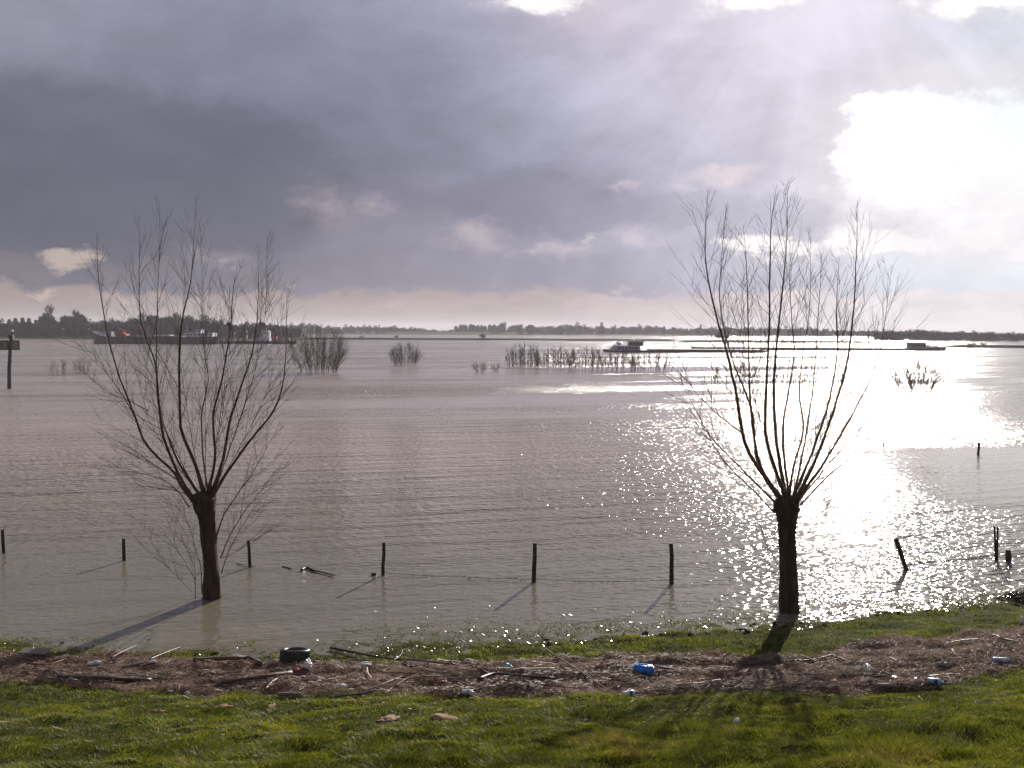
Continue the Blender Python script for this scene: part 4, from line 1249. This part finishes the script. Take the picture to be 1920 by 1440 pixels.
mb = MB(); mb.tube([(s.X(1190), 0, s.Z(639)), (s.X(1190), 0, s.Z(634))], .08, 5); s.part('mast', mb, m_shipw); mb = MB(); mb.tube([(s.X(1436), 0, s.Z(656)), (s.X(1436), 0, s.Z(648))], .08, 5); s.part('mast', mb, m_shipw)

s = Ship('river_barge', 1296, 1772, 655.5, 'long low barge with a wheelhouse at its right end, farther of the two')
mb = MB(); hull(mb, s.L, 9.5, s.Z(651.0), s.Z(648.5) - s.Z(651.0), .5, fine_f=.10, fine_a=.06); s.part('hull', mb, m_hullb)
sh = s.bx('stern_house', s.X(1766), s.X(1703), 7.0, s.Z(652), s.Z(646.5), m_shipg)
s.windows(sh, s.X(1764), s.X(1735), 7.0, s.Z(650.2), s.Z(648), 5)
wh = s.bx('wheelhouse', s.X(1731), s.X(1705), 5.2, s.Z(646.5), s.Z(639.5), m_shipd)
s.windows(wh, s.X(1730), s.X(1706), 5.2, s.Z(645), s.Z(641.6), 5)
s.bx('roof', s.X(1733), s.X(1703), 5.8, s.Z(639.5), s.Z(638.3), m_hullb, wh)
s.bx('skylight', s.X(1741), s.X(1734), 3, s.Z(646.5), s.Z(643), m_white)
s.bx('deck_locker', s.X(1756), s.X(1748), 3, s.Z(646.5), s.Z(644.5), m_shipd)
s.bx('hatch_coaming', s.X(1695), s.X(1330), 7.6, s.Z(651), s.Z(648.8), m_hullb)
mb = MB(); mb.tube([(s.X(1721), 0, s.Z(639)), (s.X(1721), 0, s.Z(634))], .08, 5); s.part('mast', mb, m_shipd); mb = MB(); mb.tube([(s.X(1532), 0, s.Z(652)), (s.X(1532), 0, s.Z(643))], .12, 5); s.part('mast', mb, m_shipd); mb = MB(); mb.tube([(s.X(1310), 0, s.Z(652)), (s.X(1310), 0, s.Z(645))], .10, 5); s.part('mast', mb, m_shipd)
mb = MB(); mb.box(s.X(1535), s.X(1528), -1, 1, s.Z(652), s.Z(646.5)); s.part('winch', mb, m_hullb)

# ------------------------------------------------------------------ grass
rng = np.random.default_rng(3)
def make_grass(N, seed):
    r = np.random.default_rng(seed)
    # spread so that the picture is evenly covered: more blades per square metre close by
    u = r.random(N)
    y = 1 / (1 / 6.6 + u * (1 / 27.0 - 1 / 6.6))
    x = (r.random(N) * 2 - 1) * (y * 0.53 + 1.4)
    d = shore(np.clip(x, -60, 60)) - y
    db = debris(x, y)
    patch = fbm(x * 0.9, y * 1.3, 51, 3)
    dry = fbm(x * 1.7 + 9, y * 2.2, 57, 3)
    keep = (r.random(N) > db * 0.985)
    fine = fbm(x * 3.5, y * 5.0, 54, 3)
    keep &= (d > 0) | ((d > -2.6) & (0.5 * patch + 0.5 * fine + 0.09 * np.clip(d + 0.7, -2, .7) > 0.47 + 0.20 * r.random(N)) & (x > -3.5)) | ((d > -0.9) & (0.4 * patch + 0.6 * fine > .47 + .1 * r.random(N)))
    keep &= (dry < 0.66) | (r.random(N) < .45)
    x, y, d, patch, dry, db = x[keep], y[keep], d[keep], patch[keep], dry[keep], db[keep]
    n = len(x)
    z = ground_z(x, y)
    tus = fbm(x * 1.6, y * 2.0, 3 + 60, 3)
    near = np.clip((13 - y) / 5, 0, 1)
    hgt_ = (0.024 + 0.034 * r.random(n)) * (0.62 + 1.3 * np.clip(tus - .38, 0, 1) * 2) * (1 + 0.5 * near * r.random(n))
    hgt_ *= np.where(r.random(n) < 0.03 * near, 1.8, 1.0)
    hgt_ = np.where(d < 0.4, hgt_ + np.clip(-z, 0, .12) * r.random(n), hgt_)
    wd = (0.0022 + 0.0018 * r.random(n)) * np.clip(y / 8.5, 1, 2.3)
    a = r.uniform(0, 2 * np.pi, n)
    # blades of one tussock lean the same way
    la = 2 * np.pi * vnoise(x * 1.4, y * 1.4, 71) * 2 + r.normal(0, 0.9, n)
    ln = hgt_ * (0.45 + 1.1 * r.random(n))
    cx, sx = np.cos(a) * wd, np.sin(a) * wd
    lx, ly = np.cos(la) * ln, np.sin(la) * ln
    z = z - 0.008
    v = np.empty((n, 5, 3))
    v[:, 0] = np.stack([x - cx, y - sx, z], -1); v[:, 1] = np.stack([x + cx, y + sx, z], -1)
    v[:, 2] = np.stack([x + lx * .4 + cx * .8, y + ly * .4 + sx * .8, z + hgt_ * .62], -1)
    v[:, 3] = np.stack([x + lx * .4 - cx * .8, y + ly * .4 - sx * .8, z + hgt_ * .62], -1)
    v[:, 4] = np.stack([x + lx, y + ly, z + hgt_], -1)
    b = np.arange(n)[:, None] * 5
    f = np.concatenate([b + np.array([0, 1, 2]), b + np.array([0, 2, 3]), b + np.array([3, 2, 4])], 0)
    tone = np.clip(0.38 + (patch - .5) * 1.0 + (fbm(x * 3.1, y * 4.0, 88, 2) - .5) * .7 + r.normal(0, 0.14, n) + 0.12 * near - 0.25 * (dry - .5), 0.02, 0.88)
    tone = np.where(r.random(n) < 0.045, r.uniform(.88, 1.0, n), tone)
    wet = (d < 0.1 + 1.1 * r.random(n) ** 2) & (r.random(n) < .75)
    out = []
    for sel in (~wet, wet):
        b = np.arange(sel.sum())[:, None] * 5
        f = np.concatenate([b + np.array([0, 1, 2]), b + np.array([0, 2, 3]), b + np.array([3, 2, 4])], 0)
        out.append((v[sel].reshape(-1, 3), f, np.repeat(tone[sel], 5)))
    return out
(v, f, t), (v2, f2, t2) = make_grass(760000, 90)
gr = mesh_obj('grass', v, f, m_grass, attr={'tone': t})
gw = mesh_obj('wet_grass', v2, f2, m_wetgrass, attr={'tone': t2})
tag(gw, 'wet glinting grass along the waterline and standing in the shallows', 'grass', kind='stuff')
tag(gr, 'short green grass on the dike slope and poking out of the shallows', 'grass', kind='stuff')

# bits of leaf and straw awash in the shallows, wet and glinting
def flakes(N, seed):
    r = np.random.default_rng(seed)
    x = r.uniform(-11, 15, N); d = -np.abs(r.normal(0, 1.0, N)) + .35
    y = shore(x) - d
    k = (vnoise(x * 2.5, y * 3.0, 91) > .38) & ((x > -3.5) | (d > -.5) & (r.random(N) < .4)); x, y = x[k], y[k]; n = len(x)
    z = np.maximum(ground_z(x, y), 0.0) + r.uniform(.002, .03, n)
    a = r.uniform(0, 6.28, n); L = r.uniform(.012, .05, n); w = r.uniform(.005, .012, n)
    t = np.stack([np.cos(a) * L, np.sin(a) * L, r.normal(0, .3, n) * L], -1); s_ = np.stack([-np.sin(a) * w, np.cos(a) * w, r.normal(0, .35, n) * w], -1)
    P = np.stack([x, y, z], -1)
    v = np.stack([P - t, P + s_, P + t, P - s_], 1).reshape(-1, 3)
    f = np.arange(n)[:, None] * 4 + np.array([0, 1, 2, 3])
    return v, f, np.repeat(r.uniform(.2, 1.0, n), 4)
v, f, t = flakes(26000, 17)
tag(mesh_obj('floating_straw', v, f, m_wetgrass, attr={'tone': t}), 'wet bits of straw and leaf glinting in the shallows', 'straw', kind='stuff')

# sodden clods and tussocks at the waterline: low dark lumps with blades
def clods(N, seed):
    r = np.random.default_rng(seed)
    mb = MB()
    for _ in range(N):
        px = r.uniform(880, 1940) if r.random() < .85 else r.uniform(0, 880)
        base = np.interp(px, [p[0] for p in SHORE_PX], [p[1] for p in SHORE_PX])
        py = base - abs(r.normal(0, 16)) + 10
        p = G0(px, py, 0.0)
        s_ = r.uniform(.02, .075); M = Matrix.Translation((p[0], p[1], float(max(ground_z(p[0], p[1]), -0.02)))) @ Euler((r.normal(0, .3), r.normal(0, .3), r.uniform(0, 6))).to_matrix().to_4x4() @ Matrix.Diagonal((s_ * r.uniform(1, 2.2), s_, s_ * .45, 1))
        mb.lathe([(.3, -.9), (.9, -.4), (1, .1), (.7, .6), (.15, .9)], 7, M)
    o = mb.build('clods', m_clod, smooth=False)
    for vv in o.data.vertices: vv.co.z += (hash2(vv.index, 1, 3) - .5) * .02
    tag(o, 'dark sodden clods of turf along the waterline', 'clods', kind='stuff')
clods(90, 4)

# ------------------------------------------------------------------ flood wrack
def litter(N, seed):
    r = np.random.default_rng(seed)
    x = np.empty(0); y = np.empty(0)
    u = r.random(N * 3); yy = 1 / (1 / 12.0 + u * (1 / 26.0 - 1 / 12.0)); xx = (r.random(N * 3) * 2 - 1) * (yy * .53 + 1)
    wr = fbm(xx * 1.1, yy * 2.8, 21, 4)
    k = r.random(N * 3) < debris(xx, yy) * np.clip((wr - .36) * 4.0, .10, 1) + 0.014
    k &= shore(xx) - yy > -0.1
    x, y, wr = xx[k][:N], yy[k][:N], wr[k][:N]
    n = len(x)
    z = ground_z(x, y) + r.random(n) ** 2 * (0.01 + 0.12 * np.clip(wr - .45, 0, 1)) + .004
    a = r.normal(0.05, 0.75, n); L = r.gamma(2.0, 0.045, n) + .02
    tilt = r.normal(0, .18, n)
    dx_, dy2, dz_ = np.cos(a) * np.cos(tilt), np.sin(a) * np.cos(tilt), np.sin(tilt)
    # follow the slope
    e = 0.05
    gx_ = (ground_z(x + e, y) - ground_z(x - e, y)) / (2 * e); gy_ = (ground_z(x, y + e) - ground_z(x, y - e)) / (2 * e)
    dz_ = dz_ + dx_ * gx_ + dy2 * gy_
    w = r.uniform(.0018, .0055, n)
    P = np.stack([x, y, z], -1); Dv = np.stack([dx_, dy2, dz_], -1) * (L / 2)[:, None]
    side = np.stack([-dy2, dx_, np.zeros(n)], -1); side /= np.linalg.norm(side, axis=1)[:, None]; side *= w[:, None]
    up = np.zeros((n, 3)); up[:, 2] = w * 1.3
    v = np.stack([P - Dv - side, P - Dv + side, P - Dv + up, P + Dv - side * .7, P + Dv + side * .7, P + Dv + up * .7], 1)
    b = np.arange(n)[:, None] * 6
    f = np.concatenate([b + np.array(q) for q in ((0, 3, 5), (0, 5, 2), (1, 2, 5), (1, 5, 4), (0, 1, 4), (0, 4, 3))], 0)
    tone = np.clip(r.normal(.36, .16, n) + (fbm(x * 1.6, y * 2.6, 97, 3) - .5) * 1.1, 0, .82); tone = np.where(r.random(n) < .24, r.uniform(.78, 1, n), tone)
    return v.reshape(-1, 3), f, np.repeat(tone, 6)
v, f, t = litter(85000, 12)
o = mesh_obj('flood_litter', v, f, m_reed, attr={'tone': t})
tag(o, 'tangle of brown reed stalks and twigs washed up along the slope', 'flood wrack', kind='stuff')

rng = np.random.default_rng(19)
SG = 'sticks lying in the flood wrack'
st = lambda pix, r_, mat, lb, **k: thing_tube(k.pop('name', 'stick'), pix, r_, mat, lb, k.pop('cat', 'stick'), grp=SG, **k)
st([(208, 1240), (232, 1227), (258, 1215)], .016, m_dstick, 'dark straight stick jutting up toward the water at the left', lift=.05)
st([(280, 1243), (310, 1230), (341, 1218)], .016, m_dstick, 'dark stick jutting toward the water, between the leaning willow and the left bottle', lift=.05)
st([(230, 1252), (256, 1247), (276, 1243)], .014, m_stick, 'short brown stick beside the small white bottle at the left')
st([(108, 1272), (150, 1274), (200, 1275), (240, 1277), (283, 1279)], .038, m_dstick, 'long dark smooth log lying at the left of the wrack', name='log', cat='log', taper=False)
st([(362, 1244), (400, 1242), (440, 1240), (468, 1240), (488, 1250)], .042, m_stick, 'long pale bent log left of the tyre', name='log', cat='log', taper=False, lift=.03)
st([(546, 1266), (500, 1272), (460, 1277), (414, 1283)], .048, m_stick, 'tapering brown log below the tyre', name='log', cat='log')
st([(499, 1296), (508, 1285), (518, 1278), (529, 1273)], .014, m_pale, 'curved bleached white stick below the tyre', lift=.03, taper=False)
st([(50, 1245), (90, 1247), (125, 1236)], .018, m_stick, 'brown bent stick near the left edge below the grey board')
st([(533, 1281), (560, 1278), (600, 1277)], .014, m_dstick, 'thin dark stick right of the tapering log')
st([(619, 1221), (660, 1229), (700, 1237), (735, 1242), (790, 1246), (860, 1254)], .026, m_dstick, 'longest dark branch, lying right of the tyre and reaching the water', name='branch', cat='branch', lift=.05)
st([(738, 1243), (752, 1232), (755, 1222)], .010, m_dstick, 'upright side twig rising from the longest dark branch', lift=.04)
st([(688, 1256), (690, 1267), (697, 1277)], .012, m_pale, 'small curved bleached twig below the longest branch', lift=.03, taper=False)
st([(628, 1307), (690, 1301), (750, 1296), (817, 1289)], .014, m_dstick, 'long thin dark stick along the near side of the wrack')
st([(740, 1295), (765, 1281), (800, 1276), (840, 1278), (875, 1292)], .015, m_stick, 'arched brown branch in the middle of the wrack', name='branch', cat='branch', lift=.06)
st([(1023, 1222), (1050, 1240), (1090, 1266), (1125, 1290), (1160, 1311)], .015, m_stick, 'long straight slanting stick left of the blue canister', lift=.04)
st([(1165, 1255), (1180, 1250), (1197, 1243)], .016, m_stick, 'brown stick running up to the blue canister')
st([(1228, 1253), (1245, 1257), (1262, 1259)], .018, m_stick, 'pale stick sticking out behind the blue canister', taper=False, lift=.03)
st([(1254, 1290), (1280, 1287), (1310, 1285), (1350, 1278)], .020, m_pale, 'white peeled branch below and right of the blue canister', name='branch', cat='branch', taper=True, lift=.02)
st([(1060, 1262), (1010, 1258), (965, 1263), (1000, 1272)], .014, m_stick, 'hooked brown branch left of the slanting stick')
st([(1330, 1288), (1380, 1286), (1420, 1297)], .014, m_stick, 'dark curved stick left of the willow shadow')
st([(1200, 1243), (1240, 1240), (1290, 1236)], .016, m_stick, 'pale stick lying above the blue canister', taper=False)
st([(960, 1258), (985, 1256), (1040, 1254)], .020, m_pale, 'bleached flat stick right of the teal wrapper', taper=True)
st([(1500, 1232), (1520, 1239), (1537, 1245)], .012, m_stick, 'thin slanting stick right of the upright willow shadow', lift=.02)
st([(1543, 1224), (1570, 1234), (1595, 1245)], .012, m_stick, 'thin grey slanting stick above the white foam ball', lift=.02)
st([(1668, 1234), (1680, 1239), (1690, 1244)], .014, m_pale, 'short white stick right of the white foam ball', taper=False)
st([(1740, 1270), (1770, 1266), (1825, 1265)], .014, m_dstick, 'dark stick lying right of the blue and white bottle')
st([(1760, 1212), (1800, 1202), (1850, 1197)], .014, m_dstick, 'dark stick along the upper edge of the wrack at the right')
st([(1785, 1221), (1792, 1230), (1802, 1238)], .012, m_pale, 'pale slanting stick in the wrack at the right', lift=.02)
st([(1862, 1192), (1885, 1200), (1912, 1204)], .020, m_stick, 'thick brown stick at the right end of the wrack')
st([(1430, 1243), (1470, 1240), (1520, 1238), (1560, 1228)], .014, m_dstick, 'dark stick lying across the willow trunk shadow')
st([(897, 1278), (930, 1268), (980, 1272), (1040, 1276)], .030, m_dstick, 'dark crooked branch half buried left of the slanting stick', name='branch', cat='branch', lift=.02)
st([(1310, 1240), (1352, 1236), (1390, 1240)], .016, m_stick, 'brown stick on the upper edge of the wrack left of the willow')

# more loose sticks that can be told apart, strewn along the band
LM = [(30, 1230, 'by the grey board'), (178, 1245, 'by the pale blue bottle at the left'), (60, 1285, 'near the beige lump'), (200, 1280, 'by the long dark smooth log'), (310, 1242, 'by the small white bottle'), (340, 1290, 'below the small white bottle'), (430, 1243, 'by the long pale bent log'),
      (480, 1285, 'by the tapering log'), (560, 1245, 'by the tyre'), (600, 1280, 'below the tyre'), (683, 1250, 'by the flat white bag'), (740, 1295, 'by the long thin dark stick'), (800, 1255, 'at the inland end of the longest branch'), (878, 1300, 'by the crumpled bottle'),
      (952, 1250, 'by the teal wrapper'), (960, 1290, 'between the crumpled bottle and the slanting stick'), (1090, 1266, 'by the long slanting stick'), (1208, 1262, 'by the blue canister'), (1180, 1300, 'by the blue and white bottle'), (1300, 1287, 'by the white peeled branch'), (1350, 1245, 'left of the willow shadow'),
      (1470, 1265, 'in the willow shadow'), (1560, 1270, 'right of the willow shadow'), (1627, 1256, 'by the white foam ball'), (1700, 1240, 'by the short white stick'), (1752, 1280, 'by the right hand blue bottle'), (1800, 1210, 'on the upper edge at the right'), (1880, 1240, 'by the long pale bottle')]
kinds_ = (('thin brown', m_stick, .009), ('thin dark', m_dstick, .010), ('bleached', m_pale, .006))
for i in range(70):
    px = rng.uniform(10, 1910)
    y0 = np.interp(px, [p[0] for p in DEB_FAR], [p[1] for p in DEB_FAR]) + 6; y1 = np.interp(px, [p[0] for p in DEB_NEAR], [p[1] for p in DEB_NEAR]) - 6
    py = rng.uniform(y0, y1); l = rng.uniform(10, 42); a = rng.normal(0, .35)
    kd, mt, r_ = kinds_[int(rng.choice(3, p=[.45, .35, .2]))]
    if kd == 'bleached': l *= .45
    P = [(px - l * math.cos(a), py - l * math.sin(a) * .5), (px, py + rng.normal(0, 1.5)), (px + l * math.cos(a), py + l * math.sin(a) * .5)]
    near = min(LM, key=lambda q: (q[0] - px) ** 2 + ((q[1] - py) * 3) ** 2)[2]
    o, _ = thing_tube('twig', P, r_, mt, kd + ' loose twig in the wrack ' + near, 'twig', grp=kd + ' twigs strewn through the wrack', n=5, lift=.015)

# tyre, lying flat and tipped toward the water
p = hit(550, 1244)
ty = empty('car_tyre', tuple(p + np.array([0, 0, .015])), 'black car tyre lying flat at the edge of the flood wrack', 'tyre')
Dt = p[1]; R_ = 29 / F * Dt
M = Matrix.Translation(Vector(p) + Vector((0, R_ * .6, .10))) @ Euler((math.radians(-9), math.radians(1.5), 0)).to_matrix().to_4x4()
mb = MB(); prof_ = []
hw = 0.115
for a in np.linspace(0, 2 * math.pi, 20, endpoint=False):
    ca, sa = math.cos(a), math.sin(a)
    prof_.append((R_ * .80 + R_ * .20 * np.sign(ca) * abs(ca) ** .55, hw * np.sign(sa) * abs(sa) ** .6))
prof_.append(prof_[0])
mb.lathe(prof_, 40, M, cap=False); mb.build('casing', m_rubber, ty, smooth=True)
mb = MB()
for k in range(40):
    a0 = 2 * math.pi * k / 40
    for zz in (-.06, 0, .06):
        Mk = M @ Matrix.Rotation(a0 + (zz * 1.2), 4, 'Z'); mb.box(R_ * .992, R_ * 1.012, -.013, .013, zz - .022, zz + .022, Mk)
t_ = mb.build('tread', m_rubber, ty); t_['kind'] = 'stuff'

def bottle(px, py, L, r_, yaw, mats, label, cat='bottle', lab=True, tilt=0.0, name='plastic_bottle'):
    p = hit(px, py)
    root = empty(name, tuple(p), label, cat)
    M = Matrix.Translation(Vector(p) + Vector((0, 0, r_ * .95))) @ Matrix.Rotation(yaw, 4, 'Z') @ Matrix.Rotation(math.radians(90) - tilt, 4, 'Y') @ Matrix.Translation((0, 0, -L / 2))
    mb = MB(); mb.lathe([(r_ * .55, 0), (r_ * .95, L * .03), (r_, L * .12), (r_ * .93, L * .35), (r_, L * .5), (r_, L * .66), (r_ * .7, L * .82), (r_ * .3, L * .9), (r_ * .3, L * .96)], 14, M)
    mb.build('body', mats[0], root, smooth=True)
    mb = MB(); mb.lathe([(r_ * .38, L * .94), (r_ * .38, L * 1.0)], 10, M); mb.build('cap', mats[1], root)
    if lab:
        mb = MB(); mb.lathe([(r_ * 1.02, L * .42), (r_ * 1.02, L * .62)], 14, M, cap=False); mb.build('wrapper', mats[2], root)
bottle(178, 1247, .26, .038, math.radians(28), (m_white, m_pblue, m_pblue), 'white and pale blue bottle lying at the left of the wrack')
bottle(287, 1243, .15, .026, math.radians(25), (m_white, m_white, m_pale), 'small white bottle between the two jutting sticks', lab=False)
bottle(1180, 1305, .26, .045, math.radians(30), (m_white, m_pblue, m_dblue), 'blue and white bottle at the near edge of the wrack below the blue canister')
bottle(878, 1302, .20, .038, math.radians(-12), (m_white, m_pblue, m_pblue), 'white crumpled bottle at the near edge left of the slanting stick')
bottle(1880, 1241, .32, .036, math.radians(-4), (m_pblue, m_white, m_white), 'long pale bottle lying at the far right of the wrack')
bottle(1754, 1283, .22, .045, math.radians(-20), (m_pblue, m_white, m_dblue), 'blue and white bottle at the near edge of the wrack on the right')
bottle(545, 1304, .40, .028, math.radians(5), (m_grey, m_grey, m_grey), 'flattened grey tube lying below the bleached curved stick', cat='tube', lab=False, name='plastic_tube')
bottle(1660, 1289, .30, .030, math.radians(-3), (m_grey, m_pblue, m_pblue), 'dull grey bottle by the grass edge below the foam ball', lab=False)

def crumple(px, py, s3, mat, label, cat, name, seed, lift=.0):
    r = np.random.default_rng(seed)
    p = hit(px, py)
    bm = bmesh.new(); bmesh.ops.create_icosphere(bm, subdivisions=3, radius=1.0)
    for v in bm.verts:
        c = v.co
        k = 1 + .35 * (vnoise(c.x * 2.3 + 10 * seed, c.y * 2.3 + c.z * 1.9, seed) - .5) * 2 + .16 * (vnoise(c.x * 6, c.y * 6 + c.z * 5, seed + 2) - .5) * 2
        v.co = Vector((c.x * s3[0] * k, c.y * s3[1] * k, max(c.z, -.55) * s3[2] * k))
    me = bpy.data.meshes.new(name); bm.to_mesh(me); bm.free(); me.materials.append(mat)
    o = bpy.data.objects.new(name, me); COL.objects.link(o); o.location = (p[0], p[1], p[2] + s3[2] * (.5 if 'patch' not in name else .15) + lift); o.rotation_euler = (0, 0, r.uniform(0, 3))
    tag(o, label, cat)
    return o
crumple(578, 1253, (.085, .07, .11), m_white, 'crumpled white plastic bag leaning against the tyre', 'plastic bag', 'plastic_bag', 1)
crumple(557, 1258, (.05, .04, .03), m_red, 'small red scrap just below the tyre', 'litter', 'red_scrap', 2)
crumple(683, 1250, (.15, .06, .055), m_white, 'flat white plastic bag under the longest dark branch', 'plastic bag', 'plastic_bag', 3)
crumple(642, 1288, (.05, .05, .03), m_white, 'small white scrap below the flat white bag', 'litter', 'white_scrap', 4)
crumple(953, 1251, (.07, .05, .04), m_teal, 'teal and white wrapper on the upper edge of the wrack', 'wrapper', 'wrapper', 5)
crumple(1627, 1258, (.075, .075, .075), m_white, 'round white foam ball in the wrack right of the upright willow', 'foam ball', 'foam_ball', 6).data.materials[0]
crumple(1382, 1357, (.045, .04, .04), m_white, 'small white cup lying on the grass left of the willow shadow', 'litter', 'white_scrap', 7)
crumple(1565, 1278, (.03, .03, .02), m_orange, 'tiny orange scrap by the foam ball', 'litter', 'orange_scrap', 8)
crumple(43, 1282, (.05, .04, .04), m_sand, 'beige lump near the left edge of the wrack', 'litter', 'beige_lump', 9)
crumple(352, 1303, (.05, .03, .045), m_white, 'grey white scrap at the near edge below the leaning willow', 'litter', 'white_scrap', 10)
crumple(1677, 1271, (.045, .04, .02), m_white, 'white scrap right of and below the foam ball', 'litter', 'white_scrap', 11)
crumple(1719, 1275, (.06, .04, .02), m_white, 'flat white scrap left of the blue and white bottle on the right', 'litter', 'white_scrap', 12)
crumple(1476, 1289, (.06, .04, .03), m_grey, 'pale scrap lying in the willow crown shadow', 'litter', 'pale_scrap', 13)
crumple(1233, 1235, (.04, .04, .04), m_sand, 'pinkish lump above the blue canister', 'litter', 'beige_lump', 14)
crumple(1917, 1170, (.05, .05, .10), m_white, 'white scrap at the right edge above the wrack', 'litter', 'white_scrap', 15)
crumple(538, 1390, (.03, .03, .03), m_pblue, 'tiny pale blue scrap in the foreground grass', 'litter', 'blue_scrap', 16)
crumple(1767, 1248, (.10, .05, .04), m_teal, 'greenish crumpled scrap in the wrack at the right', 'litter', 'green_scrap', 17).data.materials.clear()
bpy.data.objects['green_scrap'].data.materials.append(m_grey)
crumple(320, 1297, (.035, .03, .02), m_white, 'tiny white scrap just left of the grey white scrap', 'litter', 'white_scrap', 18)
crumple(1700, 1240, (.05, .04, .03), m_grey, 'grey lump right of the short white stick', 'litter', 'pale_scrap', 19)
for i, (px, py, a, b_, lb) in enumerate(((728, 1350, .16, .10, 'bare sandy patch of earth in the grass, left of a pair'), (835, 1348, .24, .07, 'wide bare sandy patch of earth in the grass, right of a pair'),
                                         (415, 1328, .18, .06, 'faint sandy patch of earth in the grass below the tapering log'), (508, 1327, .12, .05, 'small sandy patch of earth in the grass below the bleached stick'),
                                         (300, 1336, .10, .05, 'small earth scrape in the grass at the left'))):
    crumple(px, py, (a, b_, .035), m_sand, lb, 'earth patch', 'earth_patch', 30 + i, lift=.0)

# grey board
p = hit(65, 1226); bd = MB()
M = Matrix.Translation(Vector(p) + Vector((0, 0, .05))) @ Euler((.22, .02, math.radians(-4))).to_matrix().to_4x4()
bd.box(-.26, .26, -.10, .10, -.012, .012, M)
tag(bd.build('board', m_grey), 'grey wooden board lying on the wrack at the left edge', 'board')
# blue canister
p = hit(1208, 1268); cn = empty('blue_canister', tuple(p), 'bright blue plastic canister lying in the middle of the wrack', 'canister')
M = Matrix.Translation(Vector(p) + Vector((0, .08, .085))) @ Euler((0, .03, math.radians(-6))).to_matrix().to_4x4()
bm = bmesh.new(); bmesh.ops.create_cube(bm, size=1.0); bmesh.ops.scale(bm, vec=(.33, .20, .125), verts=bm.verts)
bmesh.ops.bevel(bm, geom=list(bm.edges), offset=.022, segments=3, affect='EDGES'); bmesh.ops.transform(bm, matrix=M, verts=bm.verts)
vs = [tuple(v.co) for v in bm.verts]; fs = [[v.index for v in f_.verts] for f_ in bm.faces]; bm.free()
mesh_obj('body', vs, fs, m_blue, cn, smooth=True)
mb = MB(); mb.lathe([(.028, 0), (.028, .035)], 10, M @ Matrix.Translation((-.165, .03, .02)) @ Matrix.Rotation(math.radians(-90), 4, 'Y')); mb.build('cap', m_white, cn)
mb = MB(); mb.tube([M @ Vector((-.08, 0, .06)), M @ Vector((-.07, 0, .085)), M @ Vector((.05, 0, .085)), M @ Vector((.06, 0, .06))], .012, 6); mb.build('handle', m_blue, cn)

# dark tangle of bush at the right edge of the shore
p = hit(1915, 1128)
rb = empty('shore_bush', tuple(p), 'dark tangled heap of brushwood at the waterline on the right edge', 'brushwood')
tw = MB(); rng = np.random.default_rng(8)
for _ in range(420):
    a = rng.uniform(0, 6.28); q = p + np.array([rng.normal(.12, .20), rng.normal(0, .15), rng.uniform(0, .12)])
    d = np.array([math.cos(a), math.sin(a), rng.uniform(.0, .8)])
    tw.tube(twig_path(q, d, rng.uniform(.12, .34), 3, 0), [.009, .007, .005, .003], 3, cap=False)
o = tw.build('brush', m_dstick, rb); o['kind'] = 'stuff'
